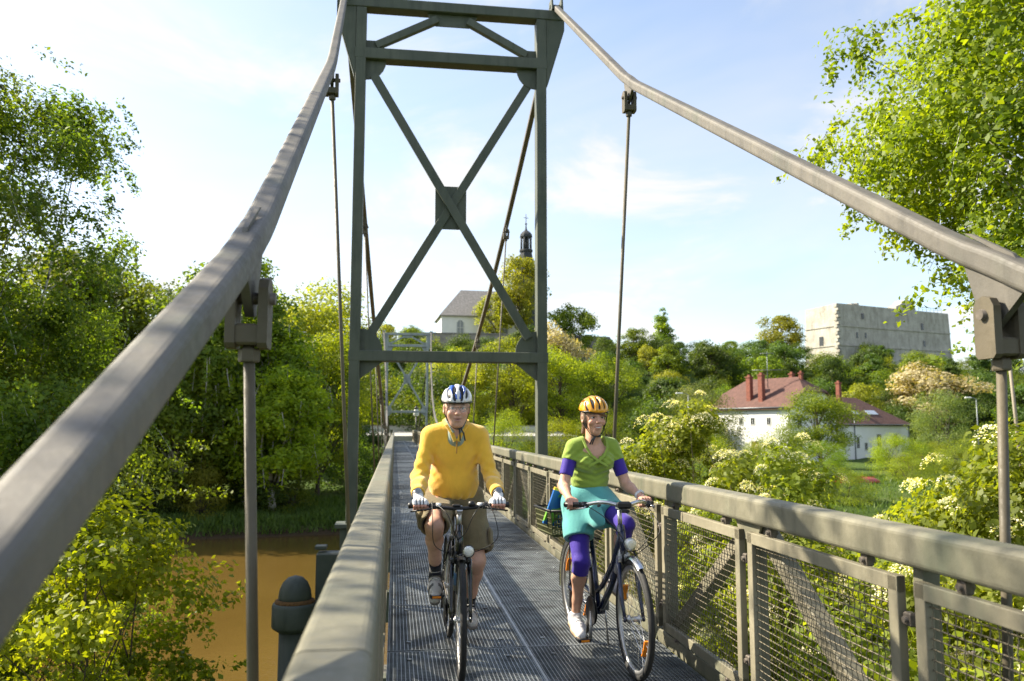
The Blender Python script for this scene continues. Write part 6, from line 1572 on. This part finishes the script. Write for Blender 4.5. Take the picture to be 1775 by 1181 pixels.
# right of the bridge
SPC = [('round', LYEL, 7.2, 103, 11.5, 1.0, 'bright locust tree right behind the man\'s head'), ('round', LBRIGHT, 13.5, 101, 12.5, 1.1, 'sunlit bright green tree between the cyclists and tower post'), ('round', LBRIGHT, 20.5, 103, 12, 1.1, 'bright green tree left of the right tower post'), ('round', LWILL, 17, 110, 13, 1.0, 'pale grey-green tree behind the bright trees'), ('round', LMID, 27, 106, 12, 1.0, 'green tree right of the tower post, above the woman'),
       ('shrub', LBRIGHT, 5, 84, 4.8, 1.0, 'low bright bush right of the far bridge end'), ('shrub', LBRIGHT, 10, 80, 5.6, 1.0, 'bright round bush right of the man above the railing'), ('shrub', LBRIGHT, 14.5, 78, 5.4, 1.0, 'bright bush beside the right tower post, above the railing'), ('shrub', LMID, 19.5, 80, 6, 1.0, 'green bush behind the woman\'s green sleeve'),
       ('shrub', LWILL, 37.6, 99, 10.0, .9, 'light willow left of the white house'), ('round', LMID, 46.4, 86, 9.2, 1.2, 'leafy maple standing in front of the white house'), ('shrub', LBRIGHT, 47.0, 74, 4.2, 1.1, 'bright green bush right of the red boat'), ('round', LPALE, 98, 140, 14.5, 1.35, 'cream blossoming tree right of the castle foot'), ('shrub', LWILL, 79, 111, 10.2, .95, 'grey-green willow right of the white wing'),
       ('shrub', LMID, 53, 79, 3.6, 1.1, 'dark green bush below the white wing'), ('shrub', LBRIGHT, 58, 68, 5, 1.1, 'sunlit bush on the bank near the right edge'), ('shrub', LWILL, 70, 78, 6, 1.0, 'grey-green bush at the right edge of the far bank'),
       ('shrub', LELD, 33.5, 74, 3.6, 1.4, 'wide sunlit bush below the left corner of the house'), ('shrub', LELD, 31, 55.5, 2.6, 1.6, 'low sunlit bush at the waterline before the boats'), ('shrub', LMID, 41, 76, 3.4, 1.5, 'green bush covering the lawn before the house'), ('shrub', LELD, 44, 67.5, 2.6, 1.5, 'low sunlit bush behind the red boats'), ('shrub', LBRIGHT, 60, 86, 3.2, 1.5, 'low bright bush before the wing wall'), ('shrub', LELD, 52, 71, 3.6, 1.4, 'sunlit bush on the bank right of the boats'), ('shrub', LMID, 28, 58, 5.2, 1.1, 'green bush on the far bank left of the red boat'), ('shrub', LBRIGHT, 21, 60, 5.5, 1.1, 'bright bush on the far bank behind the tall elder'), ('shrub', LMID, 52, 64, 4.6, 1.2, 'leafy bush just right of the bright bush by the boat'), ('shrub', LBRIGHT, 44, 58, 3.4, 1.2, 'low bright bush on the shore before the red boat'), ('shrub', LMID, 62, 58, 5.5, 1.2, 'big bush on the shore at the right edge'), ('shrub', LMID, 33, 88, 5.5, 1.1, 'green bush below the street lamp left of the house'), ('round', LYEL, 30.6, 206, 21.5, .85, 'big yellow-green tree beside the church tower'), ('round', LMID, 43.0, 200, 16, 1.0, 'tall loose tree right of the church tower'), ('shrub', LMAR, 2.9, 201, 5.6, 1.0, 'maroon shrub left of the church'), ('cone', LMID, 63.0, 190, 14.5, 1.1, 'conical tree standing out on the hill skyline'), ('round', LYEL, 96, 195, 13, 1.2, 'golden green tree left of the castle'), ('round', LPALE, 29, 148, 17, .8, 'pale blossoming tree right of the tower post on the slope'),
       ('shrub', LMID, 121.5, 197.5, 8.5, .8, 'green bush growing against the castle wall'), ('round', LYEL, 24.5, 209, 13, 1.1, 'yellow-green tree covering the right half of the church nave'), ('shrub', LYEL, -4, 190, 9, 1.0, 'yellow-green bush left of the retaining wall'), ('shrub', LBRIGHT, 7.5, 199, 6, 1.0, 'light green bush in front of the retaining wall'), ('shrub', LMID, 16, 199.5, 6.5, .9, 'bushy shrub in front of the middle of the retaining wall')]
for i, (k, lm, x, y, H, wd, lab) in enumerate(SPC):
    plant((k, lm, i % 2, 'hi' if y < 130 else 'lo'), x, y, H, wd, lab, None, 'bush' if k == 'shrub' else 'tree', cat='bush' if k == 'shrub' else 'tree')
# wooded slope: every tree its own object
g = np.random.default_rng(5); n = 0
def blocked(x, y):
    if 44 < x < 92 and y < 130: return True
    if x < 23 and y < 97.5: return True
    if 108 < x < 165 and y > 192: return True
    if 6 < x < 40 and y > 201: return True
    if 90 < x < 118 and 193 < y: return True
    return False
for y in np.arange(100, 214, 8.0):
    for x in np.arange(-62, 205, 8.2):
        xx, yy = x + g.uniform(-3.5, 3.5), y + g.uniform(-3, 3)
        if blocked(xx, yy) or (yy < 112 and 4 < xx < 46): continue
        an_ = (xx + .9) / yy
        if an_ > .86 or an_ < -.45: continue
        r_ = g.uniform(); lm = LDARK if r_ < .74 else LMID if r_ < .97 else LYEL
        k = 'shrub' if g.uniform() < .6 else 'round' if g.uniform() < .75 else 'tall'
        H = g.uniform(6, 9.5) if k == 'shrub' else g.uniform(8, 12)
        if yy > 188: H *= .55
        elif yy > 172: H *= .8
        nm = 'on the left part' if xx < 20 else 'between church and castle' if xx < 85 else 'below the castle'
        plant((k, lm, n % 2, 'lo'), xx, yy, H, g.uniform(.9, 1.2), '%s %s in the dense wood on the slope %s' % ({LDARK: 'dark green', LMID: 'mid green', LYEL: 'yellow-green'}[lm], 'bush' if k == 'shrub' else 'tree', nm), 'wood on the hill slope', 'bush' if k == 'shrub' else 'tree', cat='bush' if k == 'shrub' else 'tree'); n += 1
# grass on the banks
g = np.random.default_rng(9); n = 60000
X = np.concatenate([g.uniform(-30, 3, n // 2), g.uniform(3, 75, n // 4), g.uniform(-9, 9, n // 4)]); Yg = np.concatenate([g.uniform(50.0, 60, n // 2), g.uniform(50.5, 72, n // 4), g.uniform(2, 18, n // 4)])
Z = height(X, Yg); k = Z > -4.85; X, Yg, Z = X[k], Yg[k], Z[k]; n = len(X); h_ = g.uniform(.12, .42, n); a = g.uniform(0, 6.28, n); w_ = .02 + .03 * (Yg > 30)
dx, dy = np.cos(a), np.sin(a); lx, ly = g.normal(0, .12, n), g.normal(0, .12, n)
V = np.stack([np.stack([X - dx * w_, Yg - dy * w_, Z - .02], 1), np.stack([X + dx * w_, Yg + dy * w_, Z - .02], 1), np.stack([X + dx * w_ * .2 + lx, Yg + dy * w_ * .2 + ly, Z + h_], 1), np.stack([X - dx * w_ * .2 + lx, Yg - dy * w_ * .2 + ly, Z + h_], 1)], 1).reshape(-1, 3)
LGR = leaf_mat('grass_blade', (.05, .09, .015), (.08, .14, .025), (.13, .19, .04), .4)
tag(obj_from_np('grass', V, np.arange(4 * n).reshape(n, 4), LGR, None, False, {'v': np.repeat(g.uniform(0, 1, n), 4)}), 'rough grass on the river banks', 'grass', kind='stuff')
